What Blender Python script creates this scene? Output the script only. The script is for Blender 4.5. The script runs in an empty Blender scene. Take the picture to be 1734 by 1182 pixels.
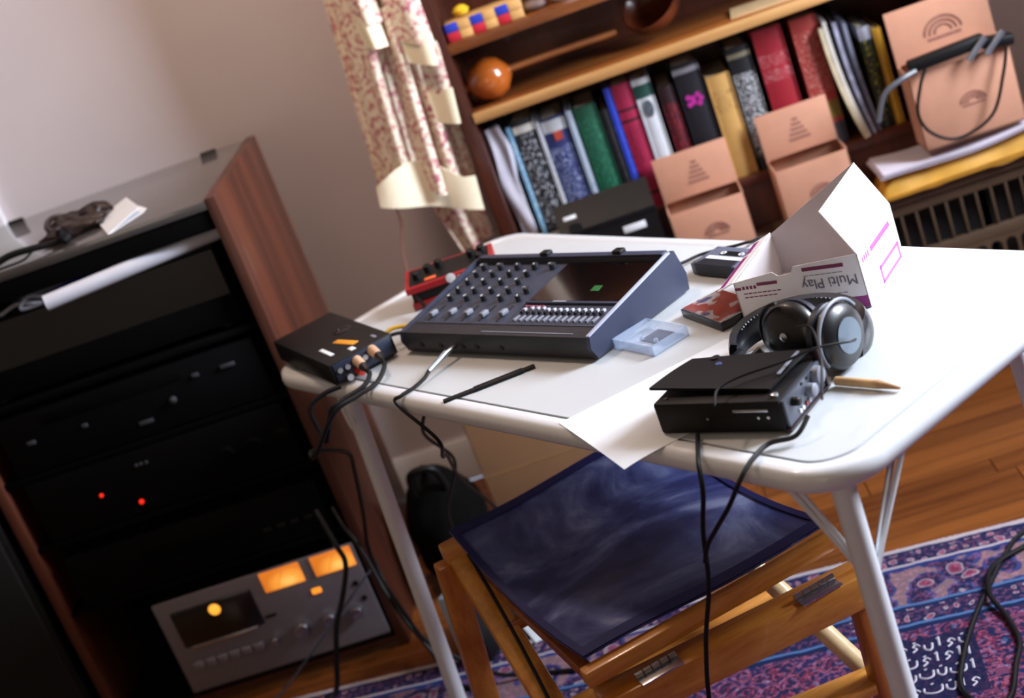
import bpy, bmesh, math, random
from mathutils import Vector, Matrix, Euler
random.seed(7)
S = bpy.context.scene
C = S.collection
R = math.radians
# ------------------------------------------------------------------ camera
CAM = Vector((0.78, -2.6428, 1.5829)); YAW, PITCH, ROLL = R(7.176), R(19.877), R(20.826)
fw = Vector((-math.sin(YAW)*math.cos(PITCH), math.cos(YAW)*math.cos(PITCH), -math.sin(PITCH)))
rt = Vector((math.cos(YAW), math.sin(YAW), 0)); dn = fw.cross(rt)
r2 = math.cos(ROLL)*rt + math.sin(ROLL)*dn
d2 = -math.sin(ROLL)*rt + math.cos(ROLL)*dn
cd = bpy.data.cameras.new('camera'); cam = bpy.data.objects.new('camera', cd); C.objects.link(cam)
m3 = Matrix((r2, -d2, -fw)).transposed()
cam.matrix_world = Matrix.Translation(CAM) @ m3.to_4x4()
cd.sensor_width = 36; cd.lens = 36*2622.7/1734
cd.dof.use_dof = True; cd.dof.focus_distance = 2.22; cd.dof.aperture_fstop = 3.0
S.camera = cam
# ------------------------------------------------------------------ light
S.view_settings.view_transform = 'Standard'; S.view_settings.look = 'None'
S.view_settings.gamma = 1; S.view_settings.use_curve_mapping = False
S.view_settings.exposure = 0.1
w = bpy.data.worlds.new('world'); S.world = w; w.use_nodes = True
w.node_tree.nodes['Background'].inputs[0].default_value = (.62, .74, 1, 1)
w.node_tree.nodes['Background'].inputs[1].default_value = 1.0
def area(name, loc, rot, sx, sy, power, col):
    l = bpy.data.lights.new(name, 'AREA'); l.shape = 'RECTANGLE'; l.size = sx; l.size_y = sy; l.energy = power; l.color = col
    o = bpy.data.objects.new(name, l); C.objects.link(o); o.location = loc; o.rotation_euler = rot; return o
# daylight entering the window in the right wall (outside the frame)
area('window_daylight', (2.66, -.47, 1.88), (0, R(90), 0), 1.2, .68, 156, (.81, .88, 1))
# added weak warm fill from behind the camera; no window stands there
area('rear_fill_light', (-.7, -3.56, 1.5), (R(90), 0, 0), 1.2, 1.2, 8, (1, .84, .7))

# ------------------------------------------------------------------ helpers
def lin(h):
    h = h.lstrip('#'); v = [int(h[i:i+2], 16)/255 for i in (0, 2, 4)]
    return tuple(((c+.055)/1.055)**2.4 if c > .04045 else c/12.92 for c in v) + (1,)
class NT:
    def __init__(s, m): s.t = m.node_tree; s.n = s.t.nodes; s.b = s.n['Principled BSDF']
    def add(s, typ, **kw):
        n = s.n.new(typ)
        for k, v in kw.items():
            if k in n.inputs.keys(): n.inputs[k].default_value = v
            else: setattr(n, k, v)
        return n
    def link(s, a, b): s.t.links.new(a, b)
    def coord(s, kind='Object', scale=(1, 1, 1), rot=(0, 0, 0)):
        c = s.add('ShaderNodeTexCoord'); m = s.add('ShaderNodeMapping'); m.inputs['Scale'].default_value = scale
        m.inputs['Rotation'].default_value = rot
        s.link(c.outputs[kind], m.inputs[0]); return m.outputs[0]
    def noise(s, vec, scale, detail=4, rough=.55, dist=0):
        n = s.add('ShaderNodeTexNoise', Scale=scale, Detail=detail, Roughness=rough, Distortion=dist); s.link(vec, n.inputs['Vector']); return n.outputs['Fac']
    def ramp(s, fac, stops, interp='LINEAR'):
        r = s.add('ShaderNodeValToRGB'); cr = r.color_ramp; cr.interpolation = interp
        while len(cr.elements) < len(stops): cr.elements.new(.5)
        for e, (p, c) in zip(cr.elements, stops): e.position = p; e.color = c if len(c) == 4 else tuple(c)+(1,)
        s.link(fac, r.inputs[0]); return r.outputs[0]
    def mix(s, fac, a, b):
        m = s.add('ShaderNodeMix', data_type='RGBA')
        for i, v in ((0, fac), (6, a), (7, b)):
            if hasattr(v, 'is_output'): s.link(v, m.inputs[i])
            else: m.inputs[i].default_value = v
        return m.outputs[2]
    def math(s, op, a, b=0., clamp=False):
        m = s.add('ShaderNodeMath', operation=op); m.use_clamp = clamp
        for i, v in ((0, a), (1, b)):
            if hasattr(v, 'is_output'): s.link(v, m.inputs[i])
            else: m.inputs[i].default_value = v
        return m.outputs[0]
    def sep(s, vec):
        n = s.add('ShaderNodeSeparateXYZ'); s.link(vec, n.inputs[0]); return n.outputs
    def bump(s, h, strength=.2, dist=.01):
        b = s.add('ShaderNodeBump', Strength=strength, Distance=dist); s.link(h, b.inputs['Height']); s.link(b.outputs[0], s.b.inputs['Normal'])
def newmat(name, rough=.5, metal=0, coat=0, spec=.5):
    m = bpy.data.materials.new(name); m.use_nodes = True; k = NT(m)
    k.b.inputs['Roughness'].default_value = rough; k.b.inputs['Metallic'].default_value = metal
    k.b.inputs['Coat Weight'].default_value = coat; k.b.inputs['Specular IOR Level'].default_value = spec
    return m, k
def plain(name, col, rough=.5, metal=0, var=.12, scale=30, coat=0, bump=0, spec=.5):
    m, k = newmat(name, rough, metal, coat, spec)
    c = lin(col); v = k.coord()
    f = k.noise(v, scale)
    k.link(k.ramp(f, [(.3, tuple(x*(1-var) for x in c[:3])), (.7, tuple(min(1, x*(1+var)) for x in c[:3]))]), k.b.inputs['Base Color'])
    if bump: k.bump(k.noise(v, scale*6), bump, .002)
    return m
def wood(name, dark, light, axis='x', scale=14, rough=.38, stretch=.07, coat=.2):
    m, k = newmat(name, rough, 0, coat)
    sc = {'x': (stretch, 1, 1), 'y': (1, stretch, 1), 'z': (1, 1, stretch)}[axis]
    v = k.coord(scale=sc); f = k.noise(v, scale, 6, .65, .6)
    f2 = k.noise(v, scale*7, 3)
    oi = k.add('ShaderNodeObjectInfo')
    a = k.math('ADD', k.math('MULTIPLY', f, .75), k.math('MULTIPLY', f2, .25))
    a = k.math('ADD', a, k.math('MULTIPLY', k.math('SUBTRACT', oi.outputs['Random'], .5), .16))
    k.link(k.ramp(a, [(.34, lin(dark)), (.66, lin(light))]), k.b.inputs['Base Color'])
    k.bump(f2, .08, .002)
    return m
def emis(name, col, strength):
    m, k = newmat(name, .4); k.b.inputs['Base Color'].default_value = lin(col)
    v = k.coord(); f = k.noise(v, 40)
    k.link(k.ramp(f, [(.2, tuple(x*.7 for x in lin(col)[:3])), (.8, lin(col))]), k.b.inputs['Emission Color'])
    k.b.inputs['Emission Strength'].default_value = strength; return m
def clear(name, col='#ffffff', rough=.08, alpha=.25):
    m, k = newmat(name, rough); k.b.inputs['Base Color'].default_value = lin(col)
    k.b.inputs['Alpha'].default_value = alpha; k.b.inputs['Specular IOR Level'].default_value = .8
    f = k.noise(k.coord(), 60); k.link(k.math('ADD', k.math('MULTIPLY', f, .1), alpha-.05), k.b.inputs['Alpha'])
    return m
def printed(name, base, ink, lo, hi, axis=2, fscale=(160, 160, 55), thr=.58, rough=.5, bands=(), coat=0):
    """cover colour with unreadable lettering between lo..hi along an object axis, and solid bands (lo,hi,colour)"""
    m, k = newmat(name, rough, 0, coat)
    v = k.coord(); xyz = k.sep(v)
    f = k.noise(k.coord(scale=tuple(s/10 for s in fscale)), 24, 2)
    ink_m = k.math('GREATER_THAN', f, thr)
    a = k.math('MULTIPLY', k.math('GREATER_THAN', xyz[axis], lo), k.math('LESS_THAN', xyz[axis], hi))
    base_n = k.ramp(k.noise(v, 25), [(.3, tuple(x*.88 for x in lin(base)[:3])), (.7, lin(base))])
    c = k.mix(k.math('MULTIPLY', ink_m, a), base_n, lin(ink))
    for (b0, b1, bc) in bands:
        b = k.math('MULTIPLY', k.math('GREATER_THAN', xyz[axis], b0), k.math('LESS_THAN', xyz[axis], b1))
        c = k.mix(b, c, lin(bc))
    k.link(c, k.b.inputs['Base Color']); return m

class MB:
    def __init__(s): s.v = []; s.f = []
    def add(s, vs, fs):
        o = len(s.v); s.v += [tuple(v) for v in vs]; s.f += [tuple(i+o for i in f) for f in fs]; return s
    def box(s, x0, x1, y0, y1, z0, z1, bev=0, M=None):
        bm = bmesh.new(); bmesh.ops.create_cube(bm, size=1)
        for v in bm.verts: v.co = Vector(((x0+x1)/2+v.co.x*(x1-x0), (y0+y1)/2+v.co.y*(y1-y0), (z0+z1)/2+v.co.z*(z1-z0)))
        if bev: bmesh.ops.bevel(bm, geom=list(bm.edges), offset=bev, segments=2, affect='EDGES', profile=.5)
        bm.verts.index_update()
        s.add([(M @ v.co if M else v.co) for v in bm.verts], [[v.index for v in f.verts] for f in bm.faces]); bm.free(); return s
    def cyl(s, p0, p1, r0, r1=None, n=16, cap=True):
        p0, p1 = Vector(p0), Vector(p1); r1 = r0 if r1 is None else r1
        d = (p1-p0).normalized(); a = d.orthogonal().normalized(); b = d.cross(a)
        vs = []
        for p, r in ((p0, r0), (p1, r1)):
            for i in range(n): t = 2*math.pi*i/n; vs.append(p+r*(a*math.cos(t)+b*math.sin(t)))
        fs = [(i, (i+1) % n, n+(i+1) % n, n+i) for i in range(n)]
        if cap: fs += [tuple(range(n-1, -1, -1)), tuple(range(n, 2*n))]
        return s.add(vs, fs)
    def lathe(s, prof, origin=(0, 0, 0), axis=(0, 0, 1), n=24):
        o = Vector(origin); d = Vector(axis).normalized(); a = d.orthogonal().normalized(); b = d.cross(a)
        vs = []; fs = []
        for (r, h) in prof:
            for i in range(n): t = 2*math.pi*i/n; vs.append(o+d*h+max(r, 1e-5)*(a*math.cos(t)+b*math.sin(t)))
        for j in range(len(prof)-1):
            for i in range(n): fs.append((j*n+i, j*n+(i+1) % n, (j+1)*n+(i+1) % n, (j+1)*n+i))
        fs.append(tuple(range(n-1, -1, -1))); q = (len(prof)-1)*n; fs.append(tuple(range(q, q+n)))
        return s.add(vs, fs)
    def prism(s, poly, a0, a1, axis='x'):
        """extrude a polygon along an axis: x -> poly (y,z); y -> (x,z); z -> (x,y)"""
        def P(p, t): return {'x': (t, p[0], p[1]), 'y': (p[0], t, p[1]), 'z': (p[0], p[1], t)}[axis]
        n = len(poly); vs = [P(p, a0) for p in poly]+[P(p, a1) for p in poly]
        fs = [(i, (i+1) % n, n+(i+1) % n, n+i) for i in range(n)]+[tuple(range(n-1, -1, -1)), tuple(range(n, 2*n))]
        return s.add(vs, fs)
    def tube(s, pts, r, n=8, sub=6, closed=False, flat=None):
        P = [Vector(p) for p in pts]
        if sub > 1:
            Q = []; m = len(P)
            for i in range(m-1):
                p0, p1, p2, p3 = P[max(i-1, 0)], P[i], P[i+1], P[min(i+2, m-1)]
                for k in range(sub):
                    t = k/sub; t2 = t*t; t3 = t2*t
                    Q.append(.5*((2*p1)+(p2-p0)*t+(2*p0-5*p1+4*p2-p3)*t2+(3*p1-p0-3*p2+p3)*t3))
            Q.append(P[-1]); P = Q
        d0 = (P[1]-P[0]).normalized(); a = d0.orthogonal().normalized(); vs = []; fs = []; m = len(P)
        for i, p in enumerate(P):
            d = (P[min(i+1, m-1)]-P[max(i-1, 0)]).normalized()
            a = (a-d*a.dot(d)).normalized(); b = d.cross(a)
            for k in range(n):
                t = 2*math.pi*k/n; vs.append(p+r*(a*math.cos(t)+b*math.sin(t)))
        for i in range(m-1):
            for k in range(n): fs.append((i*n+k, i*n+(k+1) % n, (i+1)*n+(k+1) % n, (i+1)*n+k))
        fs += [tuple(range(n-1, -1, -1)), tuple(range((m-1)*n, m*n))]
        return s.add(vs, fs)
    def beam(s, p0, p1, wx, wy, up=(0, 0, 1), bev=.002):
        """rectangular bar from p0 to p1"""
        p0, p1 = Vector(p0), Vector(p1); d = (p1-p0); L = d.length; z = d.normalized()
        x = Vector(up).cross(z)
        x = x.normalized() if x.length > 1e-4 else z.orthogonal().normalized()
        y = z.cross(x); M = Matrix((x, y, z)).transposed().to_4x4(); M.translation = p0
        return s.box(-wx/2, wx/2, -wy/2, wy/2, 0, L, bev, M)
    def slab(s, quad, th):
        """thin solid from 4+ planar points, thickness th along -normal"""
        q = [Vector(p) for p in quad]; nrm = (q[1]-q[0]).cross(q[2]-q[0]).normalized(); n = len(q)
        vs = q+[p-nrm*th for p in q]
        return s.add(vs, [tuple(range(n)), tuple(range(2*n-1, n-1, -1))]+[(i, n+i, n+(i+1) % n, (i+1) % n) for i in range(n)])
    def grid(s, fn, nu, nv, th=0):
        o = []
        for j in range(nv+1):
            for i in range(nu+1): o.append(Vector(fn(i/nu, j/nv)))
        W = nu+1; fs = [(j*W+i, j*W+i+1, (j+1)*W+i+1, (j+1)*W+i) for j in range(nv) for i in range(nu)]
        if not th: return s.add(o, fs)
        nm = [Vector((0, 0, 0)) for _ in o]
        for f in fs:
            n = (o[f[1]]-o[f[0]]).cross(o[f[3]]-o[f[0]])
            for i in f: nm[i] += n
        N = len(o); vs = o+[p-(n.normalized() if n.length else Vector((0, 0, 1)))*th for p, n in zip(o, nm)]
        f2 = [tuple(N+i for i in reversed(f)) for f in fs]
        ring = [i for i in range(W)]+[j*W+nu for j in range(1, nv+1)]+[nv*W+i for i in range(nu-1, -1, -1)]+[j*W for j in range(nv-1, 0, -1)]
        side = [(ring[(i+1) % len(ring)], ring[i], N+ring[i], N+ring[(i+1) % len(ring)]) for i in range(len(ring))]
        return s.add(vs, fs+f2+side)
    def build(s, name, mat, parent=None, loc=None, rot=None, smooth=True, ang=.7):
        me = bpy.data.meshes.new(name); me.from_pydata(s.v, [], s.f); me.update()
        bm = bmesh.new(); bm.from_mesh(me); bmesh.ops.recalc_face_normals(bm, faces=bm.faces); bm.to_mesh(me); bm.free()
        if smooth:
            me.polygons.foreach_set('use_smooth', [True]*len(me.polygons)); me.set_sharp_from_angle(angle=ang)
        me.materials.append(mat)
        o = bpy.data.objects.new(name, me); C.objects.link(o)
        if parent: o.parent = parent
        if loc is not None: o.location = loc
        if rot is not None: o.rotation_euler = rot
        return o
def inst(src, parent, loc, rot=(0, 0, 0)):
    c = src.copy(); C.objects.link(c); c.parent = parent; c.location = loc; c.rotation_euler = rot; return c
def tag(o, label, cat, group=None):
    o['label'] = label; o['category'] = cat
    if group: o['group'] = group
    return o
def thing(name, label, cat, loc=(0, 0, 0), rz=0, group=None):
    o = bpy.data.objects.new(name, None); C.objects.link(o); o.empty_display_size = .05
    o.location = loc; o.rotation_euler = (0, 0, rz); return tag(o, label, cat, group)
def struct(o): o['kind'] = 'structure'; return o
TH = R(-50.746); E1 = Vector((math.cos(TH), math.sin(TH), 0)); E2 = Vector((-math.sin(TH), math.cos(TH), 0)); TZ = .73
def T(u, v, z=0): return tuple(E1*u+E2*v+Vector((0, 0, TZ+z)))

# ------------------------------------------------------------------ materials
m_wall = plain('wall_paint', '#dad0d4', .9, var=.03, scale=3, bump=.05)
m_wall2 = plain('ochre_wall_paint', '#a08c74', .9, var=.03, scale=3)
m_ceil = plain('ceiling_paint', '#93826c', .9, var=.02, scale=3)
m_trimw = plain('white_trim_paint', '#e6e6ea', .5, var=.02)
m_floorw = wood('oak_floor', '#52290f', '#7e491f', 'x', 22, .35, .05, .15)
m_sub = plain('subfloor', '#2a1608', .8)
m_black = plain('black_plastic', '#0a0a0c', .5, var=.2, spec=.3)
m_blackg = plain('black_gloss', '#0b0c10', .18, var=.1)
m_rubber = plain('black_rubber', '#0c0c10', .5, var=.1)
m_cable = plain('cable_rubber', '#07080d', .5, var=.1, spec=.3)
m_metal = plain('bright_metal', '#c4c6cc', .25, 1, .1)
m_white = plain('white_enamel', '#d8dbe0', .32, var=.02, coat=.2)
m_top = plain('white_table_laminate', '#c3c8cc', .4, var=.02, scale=6)
m_paper = plain('white_paper', '#dce0e6', .8, var=.02)
m_darkwood = wood('dark_walnut', '#35160d', '#5c2a16', 'z', 14, .4)
m_rackwood = wood('rack_side_walnut', '#2a100a', '#5a2c1a', 'z', 16, .5, .05, .1)
m_shelf = wood('orange_pine', '#6a3614', '#a0602a', 'x', 16, .42)
m_shelfedge = wood('pale_pine_edge', '#a87842', '#cfa26a', 'x', 18, .45)
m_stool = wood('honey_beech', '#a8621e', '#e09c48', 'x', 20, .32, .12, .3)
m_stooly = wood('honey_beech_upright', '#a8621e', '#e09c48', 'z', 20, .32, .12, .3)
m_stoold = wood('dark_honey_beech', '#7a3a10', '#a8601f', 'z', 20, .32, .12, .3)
m_dowel = wood('pale_dowel', '#c99a5c', '#ecd0a0', 'z', 14, .3, .1, .3)
m_card = plain('kraft_card', '#be8a70', .85, var=.05, scale=20)
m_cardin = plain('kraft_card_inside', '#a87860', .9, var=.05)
m_carton = plain('brown_carton', '#94704f', .9, var=.06, scale=12)
m_stamp = plain('brown_print', '#8a5c50', .9, var=.3, scale=300)
m_navy = plain('slate_blue_plastic', '#2b3148', .5, var=.08)
m_navyd = plain('slate_black_plastic', '#171923', .5, var=.1)
m_navyl = plain('pale_slate_edge', '#a9b2cc', .5, var=.05)
m_white_p = plain('white_plastic', '#dfe0e4', .5, var=.03)
m_greyp = plain('grey_plastic', '#7c808c', .45, var=.08)
m_red = plain('red_enamel', '#96141f', .4, var=.08)

# ------------------------------------------------------------------ room shell
X0, X1, Y0, Y1, ZC = -2.4, 2.62, -3.6, .9, 2.6
fl = struct(MB().box(X0, X1, Y0, Y1, -.06, -.012).build('floor', m_sub))
bw = .062; y = Y1-.02; row = 0; boards = {}
while y > -1.15:
    x = -.75+random.uniform(-.5, 0)
    while x < 2.0:
        L = random.choice((.7, .95, 1.2)); key = L
        if key not in boards:
            boards[key] = MB().box(0, L-.002, -bw+.0012, 0, -.012, 0, .001).build('floorboard', m_floorw, fl, (x, y, 0), smooth=False)
        else: inst(boards[key], fl, (x, y, 0))
        x += L
    y -= bw
struct(MB().box(X0, X1, Y1, Y1+.1, 0, ZC).build('wall_back', m_wall))
struct(MB().box(1.86, X1, .33, Y1, 0, ZC).build('wall_added_jog', m_wall))  # added wall jog, out of view, shading the wall right of the bookshelf
struct(MB().box(X0-.1, X0, Y0, Y1, 0, ZC).build('wall_left', m_wall2))
struct(MB().box(X0, X1, Y0-.1, Y0, 0, ZC).build('wall_front', m_wall2))
wr = MB(); WY0, WY1, WZ0, WZ1 = -.82, -.12, 1.27, 2.49
wr.box(X1, X1+.1, Y0, WY0, 0, ZC).box(X1, X1+.1, WY1, Y1, 0, ZC).box(X1, X1+.1, WY0, WY1, 0, WZ0).box(X1, X1+.1, WY0, WY1, WZ1, ZC)
struct(wr.build('wall_right', m_wall2))
wf = MB()
for a in ((WY0-.06, WY0, WZ0-.06, WZ1+.06), (WY1, WY1+.06, WZ0-.06, WZ1+.06), (WY0, WY1, WZ0-.06, WZ0), (WY0, WY1, WZ1, WZ1+.06)):
    wf.box(X1-.02, X1+.015, *a, .003)
struct(wf.build('window_1', m_trimw))
struct(MB().box(X0, X1, Y0, Y1, ZC, ZC+.08).build('ceiling', m_ceil))
struct(MB().box(-.9, -.685, Y1-.022, Y1-.001, 0, 2.2, .003).build('trim_1', m_trimw))
struct(MB().prism([(Y1-.001, 0), (Y1-.016, 0), (Y1-.016, .09), (Y1-.008, .11), (Y1-.001, .11)], -.68, .43, 'x').build('baseboard_back', m_trimw))

# added unseen ceiling lamp: warm fill for the back wall and table
cl_ = thing('added_ceiling_lamp', 'unseen round ceiling lamp added as warm fill above the rack and table', 'lamp', (.25, .12, ZC))
MB().lathe([(.15, -.001), (.15, -.018), (.13, -.022)], (0, 0, 0), (0, 0, 1), 36).build('base_plate', m_trimw, cl_)
MB().lathe([(.128, -.022), (.135, -.05), (.115, -.085), (.07, -.108), (.003, -.115)], (0, 0, 0), (0, 0, 1), 36).build('glass_shade', emis('added_lamp_glass', '#ffd9a8', 2.0), cl_)
ll = area('added_fill_light', (.25, .12, ZC-.125), (0, 0, 0), .22, .22, 13, (1, .72, .55)); ll.data.shape = 'DISK'
# ------------------------------------------------------------------ rug
RA = R(-6.2); rug = thing('persian_rug', 'blue and crimson patterned oriental rug with pale fringed edge under table and stool', 'rug', (.969, -.043, 0), RA)
m_rug, k = newmat('rug_pile', .95, spec=.1)
v = k.coord(); xyz = k.sep(v); d = k.math('MULTIPLY', xyz[1], -1)
wob = k.math('MULTIPLY', k.math('SUBTRACT', k.noise(v, 18), .5), .012); dw = k.math('ADD', d, wob)
nv = k.add('ShaderNodeTexNoise', Scale=16, Detail=2); k.link(v, nv.inputs['Vector'])
vm = k.add('ShaderNodeVectorMath', operation='SCALE'); k.link(nv.outputs['Color'], vm.inputs[0]); vm.inputs['Scale'].default_value = .05
va = k.add('ShaderNodeVectorMath', operation='ADD'); k.link(v, va.inputs[0]); k.link(vm.outputs[0], va.inputs[1]); vd = va.outputs[0]
def vor(scale, feat='F1', rnd=.7):
    n = k.add('ShaderNodeTexVoronoi', Scale=scale, Randomness=rnd); n.feature = feat; k.link(vd, n.inputs['Vector']); return n
navy, pink, rose, ivory, tan, sky, wine = '#1a2548', '#96506a', '#86344a', '#a8a0a8', '#94787a', '#4c6a98', '#4a2038'
vb = vor(17); flower = k.ramp(vb.outputs['Distance'], [(0, lin(rose)), (.16, lin(pink)), (.24, lin(ivory)), (.3, lin(navy)), (.5, lin('#37487f')), (.58, lin(tan)), (1, lin('#b99a98'))], 'CONSTANT')
fine = k.ramp(k.noise(v, 95, 3, .6), [(.36, lin(navy)), (.47, lin(wine)), (.54, lin(pink)), (.62, lin(sky)), (.7, lin(ivory))], 'CONSTANT')
vf = vor(24, rnd=1); fieldc = k.ramp(vf.outputs['Distance'], [(0, lin(sky)), (.14, lin(navy)), (.3, lin(rose)), (.42, lin(navy)), (.55, lin(pink)), (.66, lin('#2a3060')), (.85, lin(wine))], 'CONSTANT')
fieldc = k.mix(.6, fieldc, fine)
mainb = k.mix(.42, flower, fine)
vs_ = vor(38, rnd=.3); guard = k.ramp(vs_.outputs['Distance'], [(0, lin(pink)), (.2, lin(ivory)), (.28, lin(navy)), (1, lin(navy))], 'CONSTANT')
guard = k.mix(.35, guard, fine)
def band(c, lo, col):
    return k.mix(k.math('GREATER_THAN', dw, lo), c, col)
c = k.mix(0., lin(ivory), lin(ivory))
for lo, col in ((.012, lin(navy)), (.02, guard), (.058, lin(ivory)), (.065, lin('#26346c')), (.075, mainb), (.19, lin(sky)), (.197, lin(navy)), (.205, guard), (.25, lin(sky)), (.257, lin(navy)), (.27, fieldc)):
    c = band(c, lo, col)
cart = k.math('MULTIPLY', k.math('MULTIPLY', k.math('GREATER_THAN', xyz[0], -.03), k.math('LESS_THAN', xyz[0], .125)), k.math('MULTIPLY', k.math('GREATER_THAN', dw, .30), k.math('LESS_THAN', dw, .48)))
c = k.mix(k.math('MULTIPLY', cart, .9), c, lin('#161d3c'))
k.link(c, k.b.inputs['Base Color']); k.bump(k.noise(v, 400, 2), .5, .004)
MB().box(-1.3, 1.3, -2.3, 0, .0005, .009).build('pile', m_rug, rug)
fr = MB()
for i in range(430):
    x = -1.3+i*2.6/430; a = random.uniform(-.006, .006); L = random.uniform(.008, .014)
    fr.add([(x-.002, 0, .006), (x+.002, 0, .006), (x+.0015+a, L, .002), (x-.0015+a, L, .002), (x-.002, 0, .001), (x+.002, 0, .001)], [(0, 1, 2, 3), (4, 3, 2, 5), (0, 3, 4), (1, 5, 2)])
f = fr.build('fringe', plain('fringe_cotton', '#b0a8b0', .9), rug, smooth=False); f['kind'] = 'stuff'
# woven inscription in the field: strokes like letters
sc = MB(); rr = random.Random(4)
def stroke(pts, r=.0032): sc.tube([(x, y_, .0088) for x, y_ in pts], r, 5, 5)
for row_ in range(4):
    x = .112
    while x > -.02:
        y_ = -.325-.04*row_+rr.uniform(-.003, .003); w_ = rr.uniform(.012, .03); t_ = rr.random()
        if t_ < .45: stroke([(x, y_+.006), (x-.002, y_-.008), (x-w_*.5, y_-.012), (x-w_, y_-.006), (x-w_, y_+.004)], .0022)
        elif t_ < .7: stroke([(x-.003, y_+.016), (x-.004, y_-.01)], .0022); w_ = .008
        else: stroke([(x, y_), (x-.006, y_+.007), (x-.012, y_), (x-.006, y_-.006), (x-.014, y_-.014)], .0022); w_ = .016
        if rr.random() < .6: stroke([(x-w_*.5-.003, y_+.012), (x-w_*.5+.002, y_+.014)], .0018)
        x -= w_+.007
sc.build('woven_lettering', plain('ivory_wool', '#b4b0be', .95), rug)

# ------------------------------------------------------------------ folding table
TW_, TD_ = 1.3786, .6045
tb = thing('folding_table', 'long white folding table with rounded corners and tubular white legs', 'table', (0, 0, 0), TH)
def rrect(x0, x1, y0, y1, r, n=8):
    out = []
    for cx, cy, a0 in ((x1-r, y1-r, 0), (x0+r, y1-r, 90), (x0+r, y0+r, 180), (x1-r, y0+r, 270)):
        for i in range(n+1): t = R(a0+90*i/n); out.append((cx+r*math.cos(t), cy+r*math.sin(t)))
    return out
def loftrings(rings, capT=True, capB=True):
    mb = MB(); vs = []; n = len(rings[0])
    for r_ in rings: vs += r_
    fs = [(j*n+i, j*n+(i+1) % n, (j+1)*n+(i+1) % n, (j+1)*n+i) for j in range(len(rings)-1) for i in range(n)]
    if capB: fs.append(tuple(range(n-1, -1, -1)))
    if capT: fs.append(tuple(range((len(rings)-1)*n, len(rings)*n)))
    return mb.add(vs, fs)
def tring(inset, z): return [(x, y_, z) for x, y_ in rrect(inset, TW_-inset, inset, TD_-inset, max(.085-inset, .02))]
loftrings([tring(.034, TZ-.012), tring(.034, TZ)]).build('tabletop', m_top, tb)
loftrings([tring(.030, TZ-.03), tring(.008, TZ-.03), tring(.001, TZ-.022), tring(0, TZ-.013), tring(.003, TZ-.004), tring(.010, TZ+.0005), tring(.026, TZ+.001), tring(.033, TZ-.003), tring(.034, TZ-.012)], False, False).build('rim', m_white, tb)
for (tu, tv, bu, bv) in ((.228, .035, .205, .005), (.30, .562, .275, .59), (1.339, .045, 1.352, .02), (1.20, .562, 1.225, .59)):
    fz = 0 if tv > .5 and tu < .7 else .0092
    lg = MB().tube([(tu, tv, TZ-.02), (tu*.93+bu*.07, tv*.93+bv*.07, TZ-.08), (tu*.3+bu*.7, tv*.3+bv*.7, .2), (bu, bv, fz+.012)], .0155, 14, 6).build('leg', m_white, tb)
    MB().cyl((bu, bv, fz), (bu, bv, fz+.028), .0185, .0175).build('foot_cap', m_white_p, lg)
    s_ = 1 if tu < .7 else -1
    if tu > 1.3: ends = ((tu-.10, tv-.008), (tu+.002, tv+.10))
    else: ends = ((tu-.025*s_, tv+.005),)
    for (eu, ev) in ends:
        if tu > 1.3:
            MB().tube([(eu, ev, TZ-.03), (tu*.75+eu*.25, tv*.75+ev*.25, TZ-.135), (tu+.001, tv-.002, TZ-.18)], .0042, 8, 4).build('brace', m_metal if ev > tv+.05 else m_white, tb)
            MB().tube([(eu+.012, ev+.004, TZ-.03), (tu*.75+eu*.25+.008, tv*.75+ev*.25, TZ-.13), (tu+.003, tv, TZ-.175)], .0035, 8, 4).build('brace', m_white, tb)
        else:
            MB().tube([(eu, ev-.006, TZ-.025), (eu-.012*s_, ev-.008, TZ-.06), (eu-.002, ev-.010, TZ-.105), (tu+.004*s_, tv-.012, TZ-.09), (tu-.002, tv-.012, TZ-.05)], .0055, 8, 5).build('brace', m_white, tb)
MB().box(.09, TW_-.09, .04, .052, TZ-.045, TZ-.013, .002).build('apron', m_white, tb)

# ------------------------------------------------------------------ stereo rack
m_rb = plain('rack_matt_black', '#040405', .8, var=.2, spec=.08)
rk = thing('stereo_rack', 'tall black stereo rack with walnut side panels', 'rack', (0, .18, 0))
RD = .5
MB().box(-.022, 0, 0, RD, 0, 1.033, .002).build('side_panel', m_rackwood, rk)
MB().box(-.67, -.648, 0, RD, 0, 1.033, .002).build('side_panel', m_rackwood, rk)
m_racktop = plain('rack_glossy_top', '#4a4644', .22, var=.05, coat=.6)
MB().box(-.648, -.022, 0, RD, 1.012, 1.03, .002).build('top_panel', m_racktop, rk)
MB().box(-.648, -.022, .004, .03, .972, 1.012, .001).build('front_rail', m_rb, rk)
for z in (.035, .30, .46, .615, .77): MB().box(-.648, -.022, .01, RD-.01, z-.012, z, .001).build('shelf', m_rb, rk)
MB().box(-.648, -.022, RD-.012, RD-.004, .03, 1.01).build('back_panel', m_rb, rk)
MB().box(-.648, -.022, .03, .05, 0, .03).build('kick_board', m_darkwood, rk)
for x in (-.575, -.11):
    h = MB().prism([(RD-.012, 1.03), (RD-.002, 1.03), (RD-.003, 1.034), (RD-.007, 1.0355)], x-.018, x+.018, 'x').build('hinge', m_black, rk)
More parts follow.
